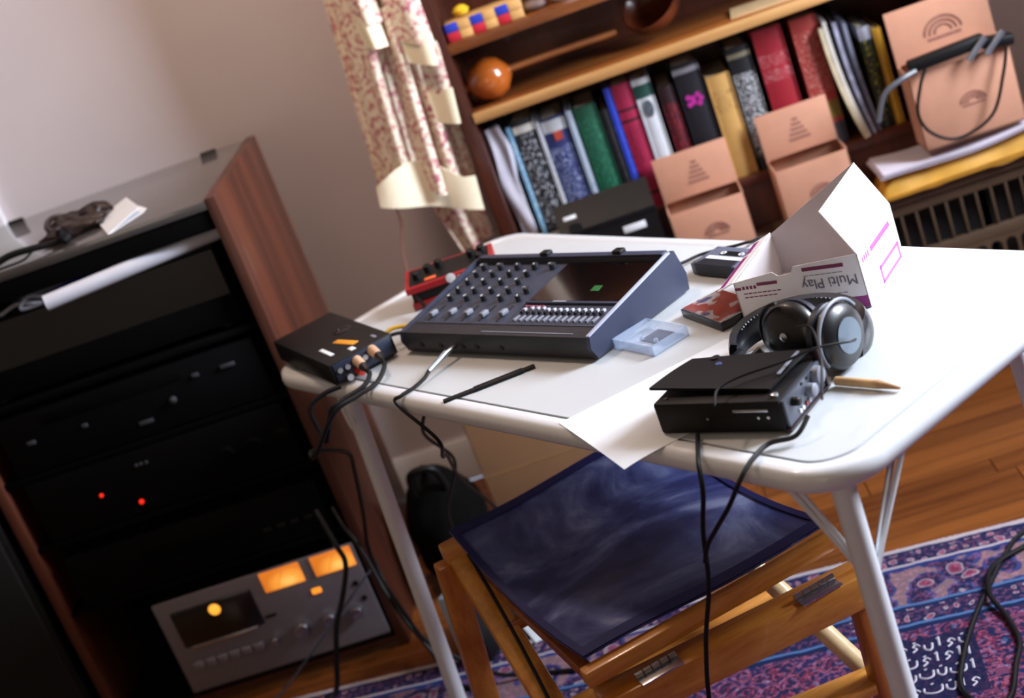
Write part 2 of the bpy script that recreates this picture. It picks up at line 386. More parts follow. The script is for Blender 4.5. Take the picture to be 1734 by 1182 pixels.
# tape deck
dk = thing('cassette_deck', 'silver cassette deck with two glowing amber meters at bottom of rack', 'cassette deck', (-.474, .17, .035))
m_deck = plain('deck_silver', '#7a747c', .42, .3, .04, 60)
DW, DH = .447, .232
MB().box(0, DW, .006, .28, .0, DH-.01, .002).build('case', m_black, dk)
MB().box(0, DW, 0, .008, .01, DH, .002).build('faceplate', m_deck, dk)
def dkp(x, z): return x+.474, z-.035
MB().box(.03, .21, -.004, .0, .118, .205, .003).build('cassette_door', plain('smoked_door', '#17130f', .2, coat=.5), dk)
MB().box(.045, .195, -.006, -.004, .112, .119, .001).build('door_trim', m_metal, dk)
def glow(name, cx, cz_, r):
    m, k_ = newmat(name, .4); vv_ = k_.coord(); xs = k_.sep(vv_)
    dx = k_.math('DIVIDE', k_.math('SUBTRACT', xs[0], cx), r); dz = k_.math('DIVIDE', k_.math('SUBTRACT', xs[2], cz_), r*.6)
    d_ = k_.math('ADD', k_.math('MULTIPLY', dx, dx), k_.math('MULTIPLY', dz, dz))
    d_ = k_.math('ADD', d_, k_.math('MULTIPLY', k_.noise(vv_, 60), .15))
    k_.link(k_.ramp(d_, [(0, (1, .62, .16)), (.25, (.95, .36, .05)), (1, (.62, .16, .015))]), k_.b.inputs['Emission Color'])
    k_.b.inputs['Base Color'].default_value = lin('#c87a2a'); k_.b.inputs['Emission Strength'].default_value = .95; return m
m_amb2 = emis('amber_bulb', '#ffae3c', 1.3)
MB().lathe([(.011, 0), (.013, .002), (.008, .004)], (.125, -.004, .186), (0, -1, 0)).build('door_lamp', m_amb2, dk)
for x in (.24, .353):
    mm = MB().box(x, x+.088, -.003, .0, .184, .23, .002).build('meter', glow('amber_meter_glow', x+.055, .197, .05), dk)
    MB().beam((x+.03, -.0036, .19), (x+.05, -.0036, .222), .001, .0006, bev=0).build('needle', m_black, mm)
MB().box(.330, .35, -.002, 0, .148, .16, .002).build('indicator', emis('indicator_glow', '#ffa030', 1.0), dk)
for x, z, r in ((.278, .081, .017), (.341, .085, .014), (.40, .081, .015), (.218, .077, .008)):
    kb = MB().lathe([(r, 0), (r, .012), (r*.9, .016), (r*.55, .017)], (x, 0, z), (0, -1, 0)).build('knob', m_metal, dk)
for i in range(6):
    MB().box(.03+i*.027, .054+i*.027, -.01, 0, .064, .082, .002).build('piano_key', m_deck, dk)
for x, z in ((.425, .143), (.43, .105)): MB().lathe([(.006, 0), (.006, .002), (.003, .002)], (x-.003, 0, z), (0, -1, 0)).build('jack_socket', m_black, dk)
MB().box(.215, .24, -.003, 0, .128, .134, .001).build('switch', m_black, dk)
# dark components higher in the rack
m_dkbox = plain('charcoal_metal', '#040406', .75, .0, .1, spec=.1)
def comp(label, z, h, x0, x1, cat, nm, fn):
    t = thing(nm, label, cat, (x0, .19, z)); W = x1-x0
    MB().box(0, W, .008, .36, 0, h, .003).build('case', m_dkbox, t)
    MB().box(0, W, 0, .009, .004, h, .002).build('faceplate', m_dkbox, t); fn(t, W, h); return t
m_led = emis('red_led', '#ff2a14', 1.2); m_dimw = plain('dull_silver', '#44464e', .5, .3, .1)
def amp(t, W, h):
    for x, z, r in ((.141, .07, .004), (.212, .03, .005)): MB().lathe([(r, 0), (r, .002), (r*.5, .004)], (x, 0, z), (0, -1, 0), 10).build('led', m_led, t)
    for x in (.236, .246, .258): MB().lathe([(.0035, 0), (.0035, .004), (.002, .005)], (x, 0, .108), (0, -1, 0), 10).build('button', m_dimw, t)
    for x in (.42, .48, .54): MB().lathe([(.018, 0), (.018, .012), (.015, .016)], (x, 0, .07), (0, -1, 0)).build('knob', m_rb, t)
def tuner(t, W, h):
    for x, z, w_ in ((.05, .065, .018), (.17, .064, .012), (.28, .03, .03), (.48, .088, .03), (.42, .09, .014)):
        MB().box(x, x+w_, -.004, 0, z, z+.008, .001).build('button', m_dimw, t)
    MB().box(.1, .4, -.002, 0, .095, .118, .001).build('dial_window', m_rb, t)
    MB().lathe([(.007, 0), (.007, .006), (.004, .008)], (.365, 0, .06), (0, -1, 0), 12).build('knob', m_dimw, t)
def player(t, W, h):
    MB().box(.16, .36, -.003, 0, .05, .085, .001).build('tray', m_rb, t)
    for x in (.42, .45, .48, .51): MB().box(x, x+.018, -.004, 0, .04, .05, .001).build('button', m_black, t)
comp('black disc player on the shelf just above the silver cassette deck', .30, .12, -.61, -.05, 'audio player', 'disc_player', player)
comp('black amplifier with two small red lights in the middle of the rack', .46, .14, -.61, -.05, 'amplifier', 'amplifier', amp)
comp('black tuner with dull silver buttons above the amplifier', .615, .13, -.61, -.05, 'tuner', 'tuner', tuner)
tt = thing('turntable', 'black turntable with dark dust cover on the top shelf of the rack', 'turntable', (-.62, .20, .77))
MB().box(0, .57, 0, .38, .012, .07, .004).build('plinth', m_rb, tt)
MB().lathe([(.15, .07), (.15, .084), (.148, .086)], (.25, .2, 0), (0, 0, 1), 40).build('platter', m_blackg, tt)
MB().tube([(.5, .3, .1), (.5, .28, .105), (.49, .12, .1), (.44, .07, .095)], .004).build('tonearm', m_dimw, tt)
MB().lathe([(.03, .07), (.03, .095), (.02, .105)], (.5, .3, 0)).build('tonearm_base', m_black, tt)
for x in (.04, .53):
    for y_ in (.04, .34): MB().lathe([(.02, 0), (.022, .008), (.02, .013)], (x, y_, 0)).build('foot', m_black, tt)
dc = MB(); dc.box(.0, .57, 0, .004, .07, .168).box(.0, .57, .376, .38, .07, .168).box(0, .004, 0, .38, .07, .168).box(.566, .57, 0, .38, .07, .168).box(0, .57, 0, .38, .164, .168)
dc.build('dust_cover', clear('smoked_cover', '#050506', .35, .9), tt)
ro = tag(MB().tube([(-.375, .14, .9545), (-.2, .19, .9545), (-.03, .24, .9545)], .0155, 14, 2).build('paper_roll', plain('pale_roll_paper', '#c4c6d2', .6, var=.04)), 'pale rolled paper tube lying under the top of the rack', 'paper roll')
tag(MB().tube([(-.5, .215, .944), (-.46, .21, .955), (-.425, .2, .95), (-.41, .205, .943), (-.45, .2, .946), (-.43, .21, .962), (-.40, .215, .95)], .004, 8, 5).build('clear_tubing', clear('clear_plastic_tube', '#b8bccc', .1, .45)), 'tangle of clear plastic tubing at left end of the paper roll', 'tubing')
m_blue = plain('blue_cable', '#1c2fa8', .35)
for i, (o_, l) in enumerate(((0, 'upper of two thin blue cables above the turntable cover'), (.03, 'lower of two thin blue cables above the turntable cover'))):
    tag(MB().tube([(-.42+o_, .26, .943), (-.39+o_, .26, .948), (-.35+o_, .275, .95), (-.31+o_, .29, .946)], .003, 6).build('thin_cable', m_blue), l, 'cable', 'blue cables in the rack')
ls = thing('added_speaker', 'black speaker added to darken the corner left of the rack', 'added_speaker', (-1.0, .16, 0))  # added black box that keeps the corner beside the rack dark
MB().box(0, .31, .012, .3, 0, .75, .004).build('cabinet', m_black, ls)
MB().box(.01, .30, 0, .012, .02, .73, .003).build('grille', plain('black_grille_cloth', '#070708', .95, var=.3, scale=400), ls)
MB().box(.12, .19, -.002, 0, .04, .05, .001).build('badge', m_dimw, ls)
# things on the rack
gv = MB()
m_leather = plain('brown_leather', '#1e0c06', .45, var=.35, scale=60, bump=.3)
gl = thing('leather_gloves', 'crumpled brown leather gloves lying on top of the rack', 'gloves', (-.318, .315, 1.03), R(12))
gl.scale = (.78, .95, .75)
for i, (x, y_, z, rx, ry, rz_, a) in enumerate(((0, -.03, .02, .085, .035, .02, .1), (-.02, .05, .022, .05, .04, .022, .6), (.05, .04, .024, .045, .035, .024, -.3))):
    def fn(u, v_, x=x, y_=y_, z=z, rx=rx, ry=ry, rz_=rz_, a=a):
        t, p = 2*math.pi*u, math.pi*(v_-.5); q = 1+.13*math.sin(5*t+3*p+i)+.09*math.sin(9*t-4*p)
        X, Y_, Z = rx*q*math.cos(t)*math.cos(p), ry*q*math.sin(t)*math.cos(p), rz_*math.sin(p)*(1+.1*math.sin(6*t))
        return (x+X*math.cos(a)-Y_*math.sin(a), y_+X*math.sin(a)+Y_*math.cos(a), max(.0008, z+Z))
    MB().grid(fn, 28, 14).build('glove', m_leather, gl)
MB().tube([(-.05, -.04, .02), (-.07, .0, .04), (-.06, .06, .045), (-.02, .08, .03)], .008, 8).build('wrist_strap', m_leather, gl)
cdn = thing('folded_card', 'small folded white card lying beside the gloves on the rack', 'card', (-.238, .275, 1.031), 0)
MB().slab([(-.043, .052, .004), (.020, -.10, .001), (.066, .0, .012), (.003, .14, .014)][::-1], -.0012).build('top_leaf', m_paper, cdn)
MB().slab([(-.036, .05, .0006), (.025, -.10, .0004), (.072, -.01, .0008), (.072, .02, .0008), (.01, .13, .0006)], .0004).build('bottom_leaf', m_paper, cdn)

hs = thing('wire_headset', 'black wire headset lying at left front of the rack top', 'headset', (-.38, .205, 1.03))
MB().tube([(-.1, -.01, .008), (-.05, .0, .02), (.0, .005, .018), (.04, .015, .012), (.06, .02, .01)], .007, 8).build('band', m_black, hs)
MB().lathe([(.012, 0), (.018, .006), (.016, .016), (.006, .018)], (.055, .02, .018), (1, -.3, .2), 16).build('earpiece', m_blackg, hs)
MB().tube([(.0, .0, .014), (-.02, -.012, .006), (-.06, -.014, .005), (-.1, -.012, .005)], .0025, 6).build('cord', m_cable, hs)

# ------------------------------------------------------------------ bookshelf
bs = thing('bookshelf', 'wooden bookshelf with pale edged shelves against the back wall', 'bookshelf', (.435, .62, 0))
MB().box(0, .033, 0, .27, 0, 1.9, .002).build('upright', m_darkwood, bs)
MB().box(1.0, 1.028, 0, .27, 0, 1.9, .002).build('upright', m_darkwood, bs)
for z in (1.081, 1.36, 1.64):
    sh = MB().box(.033, 1.0, .0, .26, z-.021, z, .001).build('shelf', m_shelf, bs)
sh = MB().box(.033, 1.0, .008, .26, .907, .927, .001).build('shelf', m_shelf, bs)
MB().box(.033, 1.0, -.004, .008, .905, .928, .002).build('edge_strip', m_shelfedge, sh)
MB().box(.033, 1.0, .04, .26, .565, .585, .001).build('shelf', m_darkwood, bs)
MB().box(.033, 1.0, .045, .06, 0, .565, .001).build('base_board', m_darkwood, bs)
MB().box(.033, 1.0, .26, .268, .02, 1.88, 0).build('back_panel', m_darkwood, bs)
# books
def book(x0, x1, top, mat, label, y_=.68, depth=.16, lean=0, base=.585, cover=None, group='books standing on the lower shelf'):
    t = thing('book', label, 'book', ((x0+x1)/2, y_, base), 0, group); t.rotation_euler = (0, lean, 0)
    w_ = (x1-x0)-.002; h = top-base
    mb = MB().box(-w_/2, -w_/2+.0025, 0, depth, 0, h).box(w_/2-.0025, w_/2, 0, depth, 0, h)
    n = 6; pts = [(-w_/2, .004)]+[(-w_/2+w_*i/n, .004-.005*math.sin(math.pi*i/n)) for i in range(1, n)]+[(w_/2, .004), (w_/2, .0075), (-w_/2, .0075)]
    mb.prism(pts, 0, h, 'z').build('cover', mat, t)
    MB().box(-w_/2+.0026, w_/2-.0026, .008, depth-.005, .003, h-.004).build('pages', m_pages, t)
    return t
m_pages = plain('book_pages', '#cfc4ae', .9, var=.06, scale=200)
P_ = printed
B = [
 (.519, .531, .862, P_('cover_pale_blue', '#7fb4d6', '#d8e8f2', .02, .25), 'thin pale blue book second from the left end of the shelf'),
 (.533, .582, .87, P_('cover_bw', '#22242a', '#b9bcc4', .03, .25, fscale=(90, 90, 60), bands=((.255, .272, '#d8d4cc'), (0, .02, '#d0d0d0'))), 'black book with grey cover lettering beside the pale blue book'),
 (.583, .594, .852, P_('cover_white_thin', '#cdd0d8', '#8a8c98', .1, .2), 'slim white book between the black book and the navy book'),
 (.595, .648, .852, P_('cover_navy', '#2a3266', '#a9b4d8', .03, .2, fscale=(150, 150, 90), bands=((.235, .262, '#b9bcc0'), (.205, .225, '#2a3266'))), 'navy blue book with pale lettering and a small red mark'),
 (.653, .668, .853, P_('cover_ice', '#b8c6d8', '#5a78b8', .02, .1), 'narrow ice white book left of the green book'),
 (.671, .722, .852, P_('cover_green', '#14523c', '#2f7a5e', .05, .24), 'dark green book in the left half of the shelf'),
 (.724, .745, .83, P_('dark_gap_cover', '#141418', '#33343c', .05, .2), 'black filler for the dark gap between the green and bright blue books'),  # black volume stands in for the shaded gap between two books
 (.746, .762, .872, P_('cover_blue', '#2f49c8', '#4b63d8', .05, .2), 'narrow bright blue book left of the crimson book'),
 (.763, .806, .871, P_('cover_crimson', '#a01c46', '#4a0d22', .05, .19, fscale=(60, 60, 140), bands=((.20, .206, '#2a0814'), (.225, .231, '#2a0814'), (.03, .036, '#2a0814'))), 'crimson book with dark cross bands'),
 (.808, .849, .868, P_('cover_white_g', '#d2d5da', '#9aa0a8', .02, .08, bands=((.24, .27, '#1f4a42'), (.271, .29, '#c8ccd0'))), 'white book with green top and a dark oval emblem'),
 (.857, .892, .835, P_('cover_dkred', '#260d14', '#b02038', .03, .21, fscale=(110, 110, 160), thr=.57), 'dark maroon book with red lettering'),
 (.898, .958, .868, P_('cover_black_mag', '#16141c', '#3a3844', .02, .1, bands=((.262, .274, '#8a8890'),)), 'black book with a small magenta motif'),
 (.962, 1.015, .82, P_('cover_beige', '#c79a58', '#8a6434', .15, .2, thr=.58, bands=()), 'shorter tan book beside the black script book'),
 (1.019, 1.07, .864, P_('cover_script', '#15161a', '#d8d8dc', .03, .22, fscale=(140, 140, 120), thr=.55, bands=((.255, .266, '#7c7460'),)), 'black book with white handwritten style lettering'),
 (1.081, 1.147, .882, P_('cover_red', '#981a28', '#d8a4a4', .18, .24, fscale=(120, 120, 300), thr=.6, bands=((.205, .212, '#981a28'),)), 'thick red book with pale title lettering'),
 (1.164, 1.222, .878, P_('cover_red_b', '#a53a34', '#d8a89a', .12, .26, fscale=(120, 120, 120), thr=.6, bands=((.06, .1, '#7a6a2a'), (.0, .05, '#3a3a44'))), 'faded red book with worn spine right of the thick red book'),
 (1.297, 1.324, .815, P_('cover_dkyel', '#22261c', '#a8a020', .02, .2, fscale=(60, 60, 90), thr=.6, bands=((.2, .23, '#9a9aa6'),)), 'dark book flecked with yellow right of the magazines'),
 (1.327, 1.347, .802, P_('cover_yellow', '#c8952a', '#8a6418', .05, .15, thr=.62), 'mustard yellow book partly behind the large open box'),
]
bk = {}
for x0, x1, top, mt, lb in B: bk[lb] = book(x0, x1, top, mt, lb)
em = MB().lathe([(.014, 0), (.014, .0012), (.008, .0015)], (0, 0, 0), (0, -1, 0), 24).build('emblem', plain('emblem_ink', '#50565f', .6, var=.5, scale=180), bk['white book with green top and a dark oval emblem'], (0, -.0005, .215)); em.scale = (.8, 1, 1.4)
MB().box(-.006, .012, -.0025, 0, .215, .235).build('red_mark', plain('red_ink', '#b8442e', .6), bk['navy blue book with pale lettering and a small red mark'])
mg = MB()
for a_ in range(7): mg.lathe([(.006, 0), (.006, .001), (.002, .0012)], (.014*math.cos(a_*.9), -.001, .2+.01*math.sin(a_*.9*2)), (0, -1, 0), 8)
mg.build('magenta_motif', plain('magenta_ink', '#b01f8c', .6), bk['black book with a small magenta motif'])
# plastic sleeve / white folder at the left end
pf = thing('plastic_folder', 'crinkled clear plastic folder at the left end of the book row', 'folder', (.492, .665, .585))
def pfn(u, v_): return (-.016+.032*u+.004*math.sin(9*v_), .0+.004*math.sin(7*v_+5*u), .29*v_-.0)
MB().grid(pfn, 8, 16, .018).build('sleeve', plain('milky_plastic', '#b9b6c2', .25, var=.15, scale=14, coat=.4), pf)
MB().box(.012, .017, .022, .16, .0, .27).build('folder_back', m_white_p, pf)
# curled magazines
m_magz = [plain('magazine_cream', '#cdbf9e', .5, var=.15), plain('magazine_grey', '#7d7f92', .4, var=.4, scale=25), plain('magazine_black', '#16171c', .3, var=.4, scale=18), plain('magazine_silver', '#9a9aae', .35, var=.5, scale=30), plain('magazine_dark', '#20222c', .35, var=.5, scale=22), plain('magazine_white', '#c9c4bc', .5, var=.1)]
mlab = ['cream edged magazine at the left of the curled stack', 'white magazine second in the curled stack', 'black glossy magazine in the middle of the curled stack', 'silver grey magazine right of the black glossy one', 'dark patterned magazine near the right of the curled stack', 'grey magazine last on the right of the curled stack']
for i, (mt, lb) in enumerate(zip((m_magz[0], m_magz[5], m_magz[2], m_magz[3], m_magz[4], m_magz[1]), mlab)):
    def mf(u, v_, i=i): return (1.226+i*.0105+.030*(1-v_)**2*(1.1-.12*i)+.004*math.sin(3*u), .655+.004*i+.2*u, .586+(.26+.012*math.sin(i*2.1))*v_)
    tag(MB().grid(mf, 4, 14, .0085).build('magazine', mt), lb, 'magazine', 'curled magazines on the lower shelf')
# things on the middle shelf
ma = thing('maraca', 'polished round wooden maraca with long handle on the middle shelf', 'maraca', (.523, .69, .927), 0)
m_gourd = plain('polished_gourd', '#a4541c', .22, var=.12, scale=12, coat=.5)
MB().lathe([(.006, -.052), (.02, -.044), (.036, -.03), (.046, -.008), (.047, .008), (.038, .03), (.022, .042), (.01, .05)], (0, 0, .0475), (.98, .18, .06), 32).build('gourd', m_gourd, ma)
MB().tube([(.046, .008, .052), (.15, .03, .048), (.29, .06, .04)], .0075, 10, 4).build('handle', m_shelf, ma)
MB().lathe([(.009, 0), (.01, .006), (.004, .01)], (-.05, -.009, .044), (-1, 0, 0), 12).build('tip', m_shelf, ma)
bo = thing('wooden_bowl', 'reddish brown wooden bowl lying on its side on the middle shelf', 'bowl', (.905, .74, .927))
m_bowl = wood('red_brown_bowl', '#4a2012', '#7c3a1e', 'x', 14, .3)
MB().lathe([(.004, -.03), (.04, -.026), (.06, -.008), (.067, .018), (.064, .02), (.054, -.004), (.035, -.018), (.004, -.021)], (0, 0, .062), (-.35, -.5, .8), 36).build('shell', m_bowl, bo)
tag(MB().slab([(1.05, .66, .93), (1.2, .645, .93), (1.22, .72, .934), (1.06, .74, .934)], .003).build('loose_paper', plain('tan_paper', '#c2a276', .8)), 'tan paper lying flat at the right of the middle shelf', 'paper')
# top shelf
cb = thing('checkered_box', 'small box of blue red and tan squares on the top shelf', 'box', (.472, .645, 1.081))
MB().box(.002, .17, .004, .07, 0, .04, .002).build('body', plain('tan_wood', '#c89a5c', .6), cb)
cc = [plain('block_blue', '#2638b0', .5), plain('block_tan', '#d0a264', .5), plain('block_red', '#b81e34', .5)]
for r_ in range(2):
    for i in range(6):
        mt = cc[1] if i % 2 else (cc[0] if r_ else cc[2])
        MB().box(.002+i*.028, .0288+i*.028, 0, .006, .001+r_*.0195, .0195+r_*.0195, .001).build('square_block', mt, cb)
tag(MB().lathe([(.003, 0), (.014, .003), (.019, .012), (.012, .021), (.003, .024)], (.515, .69, 1.121), (0, .1, 1), 20).build('yellow_dish', plain('yellow_glaze', '#d8b02c', .3)), 'small yellow round dish on the checkered box', 'dish')
tag(MB().lathe([(.012, 0), (.022, .004), (.034, .018), (.036, .03), (.033, .03), (.02, .008), (.003, .005)], (.73, .69, 1.081), (0, 0, 1), 24).build('white_cup', m_white_p), 'white cup standing on the top shelf', 'cup')
def st(u, v_):
    t, p = 2*math.pi*u, math.pi*(v_-.5); return (.668+.028*math.cos(t)*math.cos(p)*(1+.1*math.sin(3*t)), .68+.02*math.sin(t)*math.cos(p), 1.0815+.012+.012*math.sin(p))
tag(MB().grid(st, 18, 10).build('pebble', plain('mauve_stone', '#6a5650', .7, var=.3)), 'mauve brown stone between the checkered box and cup', 'stone')

# ------------------------------------------------------------------ radiator cover
rc = thing('radiator_cover', 'long low brown radiator cover with slotted grille below the bookshelf', 'radiator cover', (0, 0, 0))
m_rad = plain('brown_metal_paint', '#4c3a2a', .5, var=.08, scale=20)
MB().prism([(.48, .545), (1.78, .545), (1.78, .88), (1.475, .88), (1.475, .655), (.48, .655)], .452, .47, 'z').build('top_panel', m_rad, rc)
MB().box(.48, 1.78, .555, .565, .425, .452, .001).build('upper_rail', m_rad, rc)
MB().box(.48, 1.78, .555, .565, .312, .338, .001).build('middle_rail', m_rad, rc)
MB().box(.48, 1.78, .555, .565, .05, .19, .001).build('lower_panel', m_rad, rc)
MB().box(.48, .5, .555, .655, 0, .452, .001).build('end_panel', m_rad, rc)
MB().box(1.76, 1.78, .555, .88, 0, .452, .001).build('end_panel', m_rad, rc)
MB().box(.5, 1.76, .62, .625, .06, .45).build('dark_backing', plain('shaded_interior', '#0c0a0a', .7), rc)  # dark plate stands in for the shade behind the grille slots
x = .518; first = None; arch = MB(); p_ = .0325
while x < 1.755:
    if first is None: first = MB().box(-.0028, .0028, 0, .008, 0, .09, .0008).build('grille_bar', m_rad, rc, (x, .556, .337))
    else: inst(first, rc, (x, .556, .337))
    pts = [(x, .19), (x+.004, .19), (x+.004, .29)]+[(x+.0163-.0123*math.cos(R(180*i/8)), .29+.0123*math.sin(R(180*i/8))) for i in range(1, 8)]+[(x+.0285, .29), (x+.0285, .19), (x+p_, .19), (x+p_, .312), (x, .312)]
    arch.prism(pts, .556, .564, 'y'); x += p_
arch.build('arched_panel', m_rad, rc, smooth=False)

# cardboard boxes
def stampmesh(kind):
    s_ = MB()
    if kind == 'tri':
        for i in range(5):
            q = i*.0085; wd = .019-.0035*i
            s_.box(-wd, wd, -.0006, 0, -.018+q, -.0135+q)
    else:
        for r_ in (.012, .019, .026):
            pts = [(r_*math.cos(R(a)), -.0004, r_*.8*math.sin(R(a))-.008) for a in range(0, 181, 15)]
            s_.tube(pts, .0018, 5, 1)
        s_.box(-.024, .024, -.0006, 0, -.016, -.012)
    return s_
def openbox(label, loc, rz, W, D, H, LH, mark='tri', name='cardboard_box'):
    t = thing(name, label, 'box', loc, rz, 'open cardboard boxes by the bookshelf'); th = .003
    b = MB().box(0, W, 0, th, 0, H, .0008).box(0, th, 0, D, 0, H+.004, .0008).box(W-th, W, 0, D, 0, H+.004, .0008).box(0, W, D-th, D, 0, H, .0008).box(0, W, 0, D, 0, th)
    b.build('body', m_card, t)
    lid = MB().box(0, W, -.0015, .0015, 0, LH, .0008).build('lid', m_card, t, (0, D-.002, H), (R(-4), 0, 0))
    fl_ = MB().box(.004, W-.004, -.001, .001, 0, D*.45, .0005).build('inner_flap', m_cardin, t, (0, D-.004, H-.002), (R(62), 0, 0))
    o = stampmesh(mark).build('printed_mark', m_stamp, lid, (W*.52, -.0016, LH*.5))
    o.scale = (1.25, 1, 1.25) if mark == 'tri' else (1.5, 1, 1.6)
    stampmesh('arc').build('printed_mark', m_stamp, t, (W*.55, 0, H*.5))
    return t
openbox('left of three open cardboard boxes, beside the black case', (.795, .567, .47), R(-1), .166, .082, .118, .105)
openbox('middle open cardboard box with its lid up, behind the white carton', (1.035, .562, .47), R(1), .16, .085, .135, .105)
openbox('large open cardboard box at the right with cables in it', (1.345, .515, .556), R(0), .212, .088, .165, .12, 'arc')
# envelope and papers
ev = thing('padded_envelope', 'yellow padded envelope lying on the radiator cover under papers', 'envelope', (1.235, .525, .47))
def evn(u, v_):
    e = min(u, 1-u, v_, 1-v_)*2; z = .008+.045*min(1, e*3.2)**.5+.004*math.sin(17*u+5*v_)
    return (u*.40, v_*.13, z)
MB().grid(evn, 40, 12).grid(lambda u, v_: (u*.4, v_*.13, .0005 if 0 < u < 1 and .15 < v_ < 1 else .008), 10, 6).build('pouch', plain('manila_yellow', '#c8922e', .55, var=.2, scale=14, bump=.3), ev)
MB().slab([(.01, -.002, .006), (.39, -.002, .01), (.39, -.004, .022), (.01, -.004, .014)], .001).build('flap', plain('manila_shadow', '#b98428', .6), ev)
def sheets(u, v_): return (1.24+.42*u, .52+.14*v_, .5275+.022*(abs(u-.25)*1.2)**1.3+.003*math.sin(9*u+3*v_))
for i, lb in enumerate(('lower sheaf of white papers on the yellow envelope', 'upper sheaf of white papers under the large open box')):
    tag(MB().grid(lambda u, v_: (sheets(u, v_)[0]+i*.006, sheets(u, v_)[1]-.004*i, sheets(u, v_)[2]+.007*i), 24, 6, .006).build('paper_sheaf', plain('lilac_white_paper', '#cdc6d4', .7, var=.04)), lb, 'papers', 'sheaves of paper on the envelope')
# black case in front of books
bc = thing('black_case', 'black plastic case with white labels in front of the green book', 'case', (.56, .562, .47))
MB().prism([(0, 0), (.075, 0), (.08, .19), (.06, .205), (.01, .165), (0, .155)], 0, .215, 'x').build('shell', m_black, bc)
MB().box(.135, .185, -.0025, 0, .115, .13, .0005).build('front_label', m_paper, bc)
MB().box(.02, .048, .022, .038, .180, .1825, .0005, Matrix.Rotation(R(0), 4, 'X')).build('top_label', m_paper, bc, (0, -.004, .004), (R(8), 0, 0))
MB().box(.0, .215, -.002, 0, .145, .149, .0005).build('seam', m_blackg, bc)
# cable gadget on the big box
gd = thing('cable_adapter', 'black cable adapter with grey plugs resting in the large open box', 'cable adapter', (1.45, .572, .722))
MB().beam((-.10, -.06, .02), (.06, -.06, .026), .03, .026, bev=.006).build('body', m_black, gd)
MB().beam((.05, -.06, .02), (.115, -.06, .008), .034, .022, bev=.005).build('body', m_black, gd)
for x in (.045, .082):
    MB().cyl((x-.03, -.085, .0), (x+.012, -.085, .036), .0065, .007, 12).build('plug', plain('plug_grey', '#767c88', .3, .5), gd)
MB().tube([(.095, -.078, .0), (.075, -.085, -.05), (.035, -.085, -.125), (-.04, -.085, -.15), (-.09, -.085, -.122), (-.108, -.085, -.075), (-.09, -.083, -.02), (-.07, -.075, .01)], .0035, 8).build('cord', m_cable, gd)
MB().tube([(-.19, -.09, -.06), (-.165, -.09, -.01), (-.125, -.088, .008), (-.09, -.075, .012)], .006, 8).build('grey_lead', plain('lead_grey', '#50525a', .4), gd)

# ------------------------------------------------------------------ curtain
m_cur, k = newmat('curtain_print', .9, spec=.1); v = k.coord()
base = lin('#f0e4d0'); vv = k.add('ShaderNodeTexVoronoi', Scale=13, Randomness=.9); k.link(v, vv.inputs['Vector'])
ringf = k.math('SINE', k.math('MULTIPLY', vv.outputs['Distance'], 34)); nz = k.noise(v, 75, 3, .6)
f_ = k.math('ADD', k.math('MULTIPLY', ringf, .06), nz)
nz2 = k.noise(v, 12, 3)
c = k.ramp(f_, [(.46, base), (.54, lin('#dcb8a6')), (.62, lin('#c8808e')), (.74, lin('#a8405e'))])
c = k.mix(k.ramp(nz2, [(.42, (0, 0, 0, 1)), (.62, (.75, .75, .75, 1))]), c, k.mix(.35, c, base))
k.link(c, k.b.inputs['Base Color'])
m_lin = plain('curtain_lining', '#f2e8cc', .9, var=.04, scale=8)
cu = thing('tied_curtain', 'cream curtain with pink floral print gathered beside the bookshelf', 'curtain', (.33, .66, .6))
def cz(z): return z-.6
def drape(u, v_):
    z = 1.75-(1.75-.79)*v_
    q_ = max(0, (1.25-z)/.45); xl = .250-.040*q_; xr = .445-.022*q_
    x = xl+(xr-xl)*u
    yv = .020*math.sin(u*13+.6)*(.6+.4*v_)+.007*math.sin(u*29+v_)
    return (x-.33, yv, cz(z-.05*u*v_))
MB().grid(drape, 72, 40, .003).build('drape', m_cur, cu)
def tail(x0, x1, zt, zb, yo, skew, name, mat, fold=2.5, hem=0, taper=0):
    def fn(u, v_):
        z = zt+(zb-zt)*v_+hem*u*v_; w_ = 1-taper*v_
        return (x0+(x1-x0)*(.5+(u-.5)*w_)+skew*v_-.33, yo+.013*math.cos(u*math.pi*fold)-.012*v_, cz(z))
    return MB().grid(fn, 20, 20, .003).build(name, mat, cu)
tail(.290, .352, 1.7, 1.185, -.034, .012, 'swag_tail', m_cur, 2, -.012, .1)
tail(.300, .353, 1.20, 1.135, -.040, .004, 'lining_edge', m_lin, 2, -.012, .15)
tail(.372, .452, 1.7, 1.125, -.036, -.002, 'swag_tail', m_cur, 1.5, -.03, .1)
tail(.378, .444, 1.14, 1.075, -.044, .0, 'lining_edge', m_lin, 1.2, -.02, .1)
tail(.392, .452, 1.10, .985, -.026, -.006, 'swag_tail', m_cur, 1.2, -.02, .1)
tail(.392, .450, 1.0, .935, -.040, -.004, 'lining_edge', m_lin, 1.1, -.012, .15)
tail(.352, .385, 1.2, .80, -.022, -.03, 'swag_tail', m_cur, 1.4, -.02)
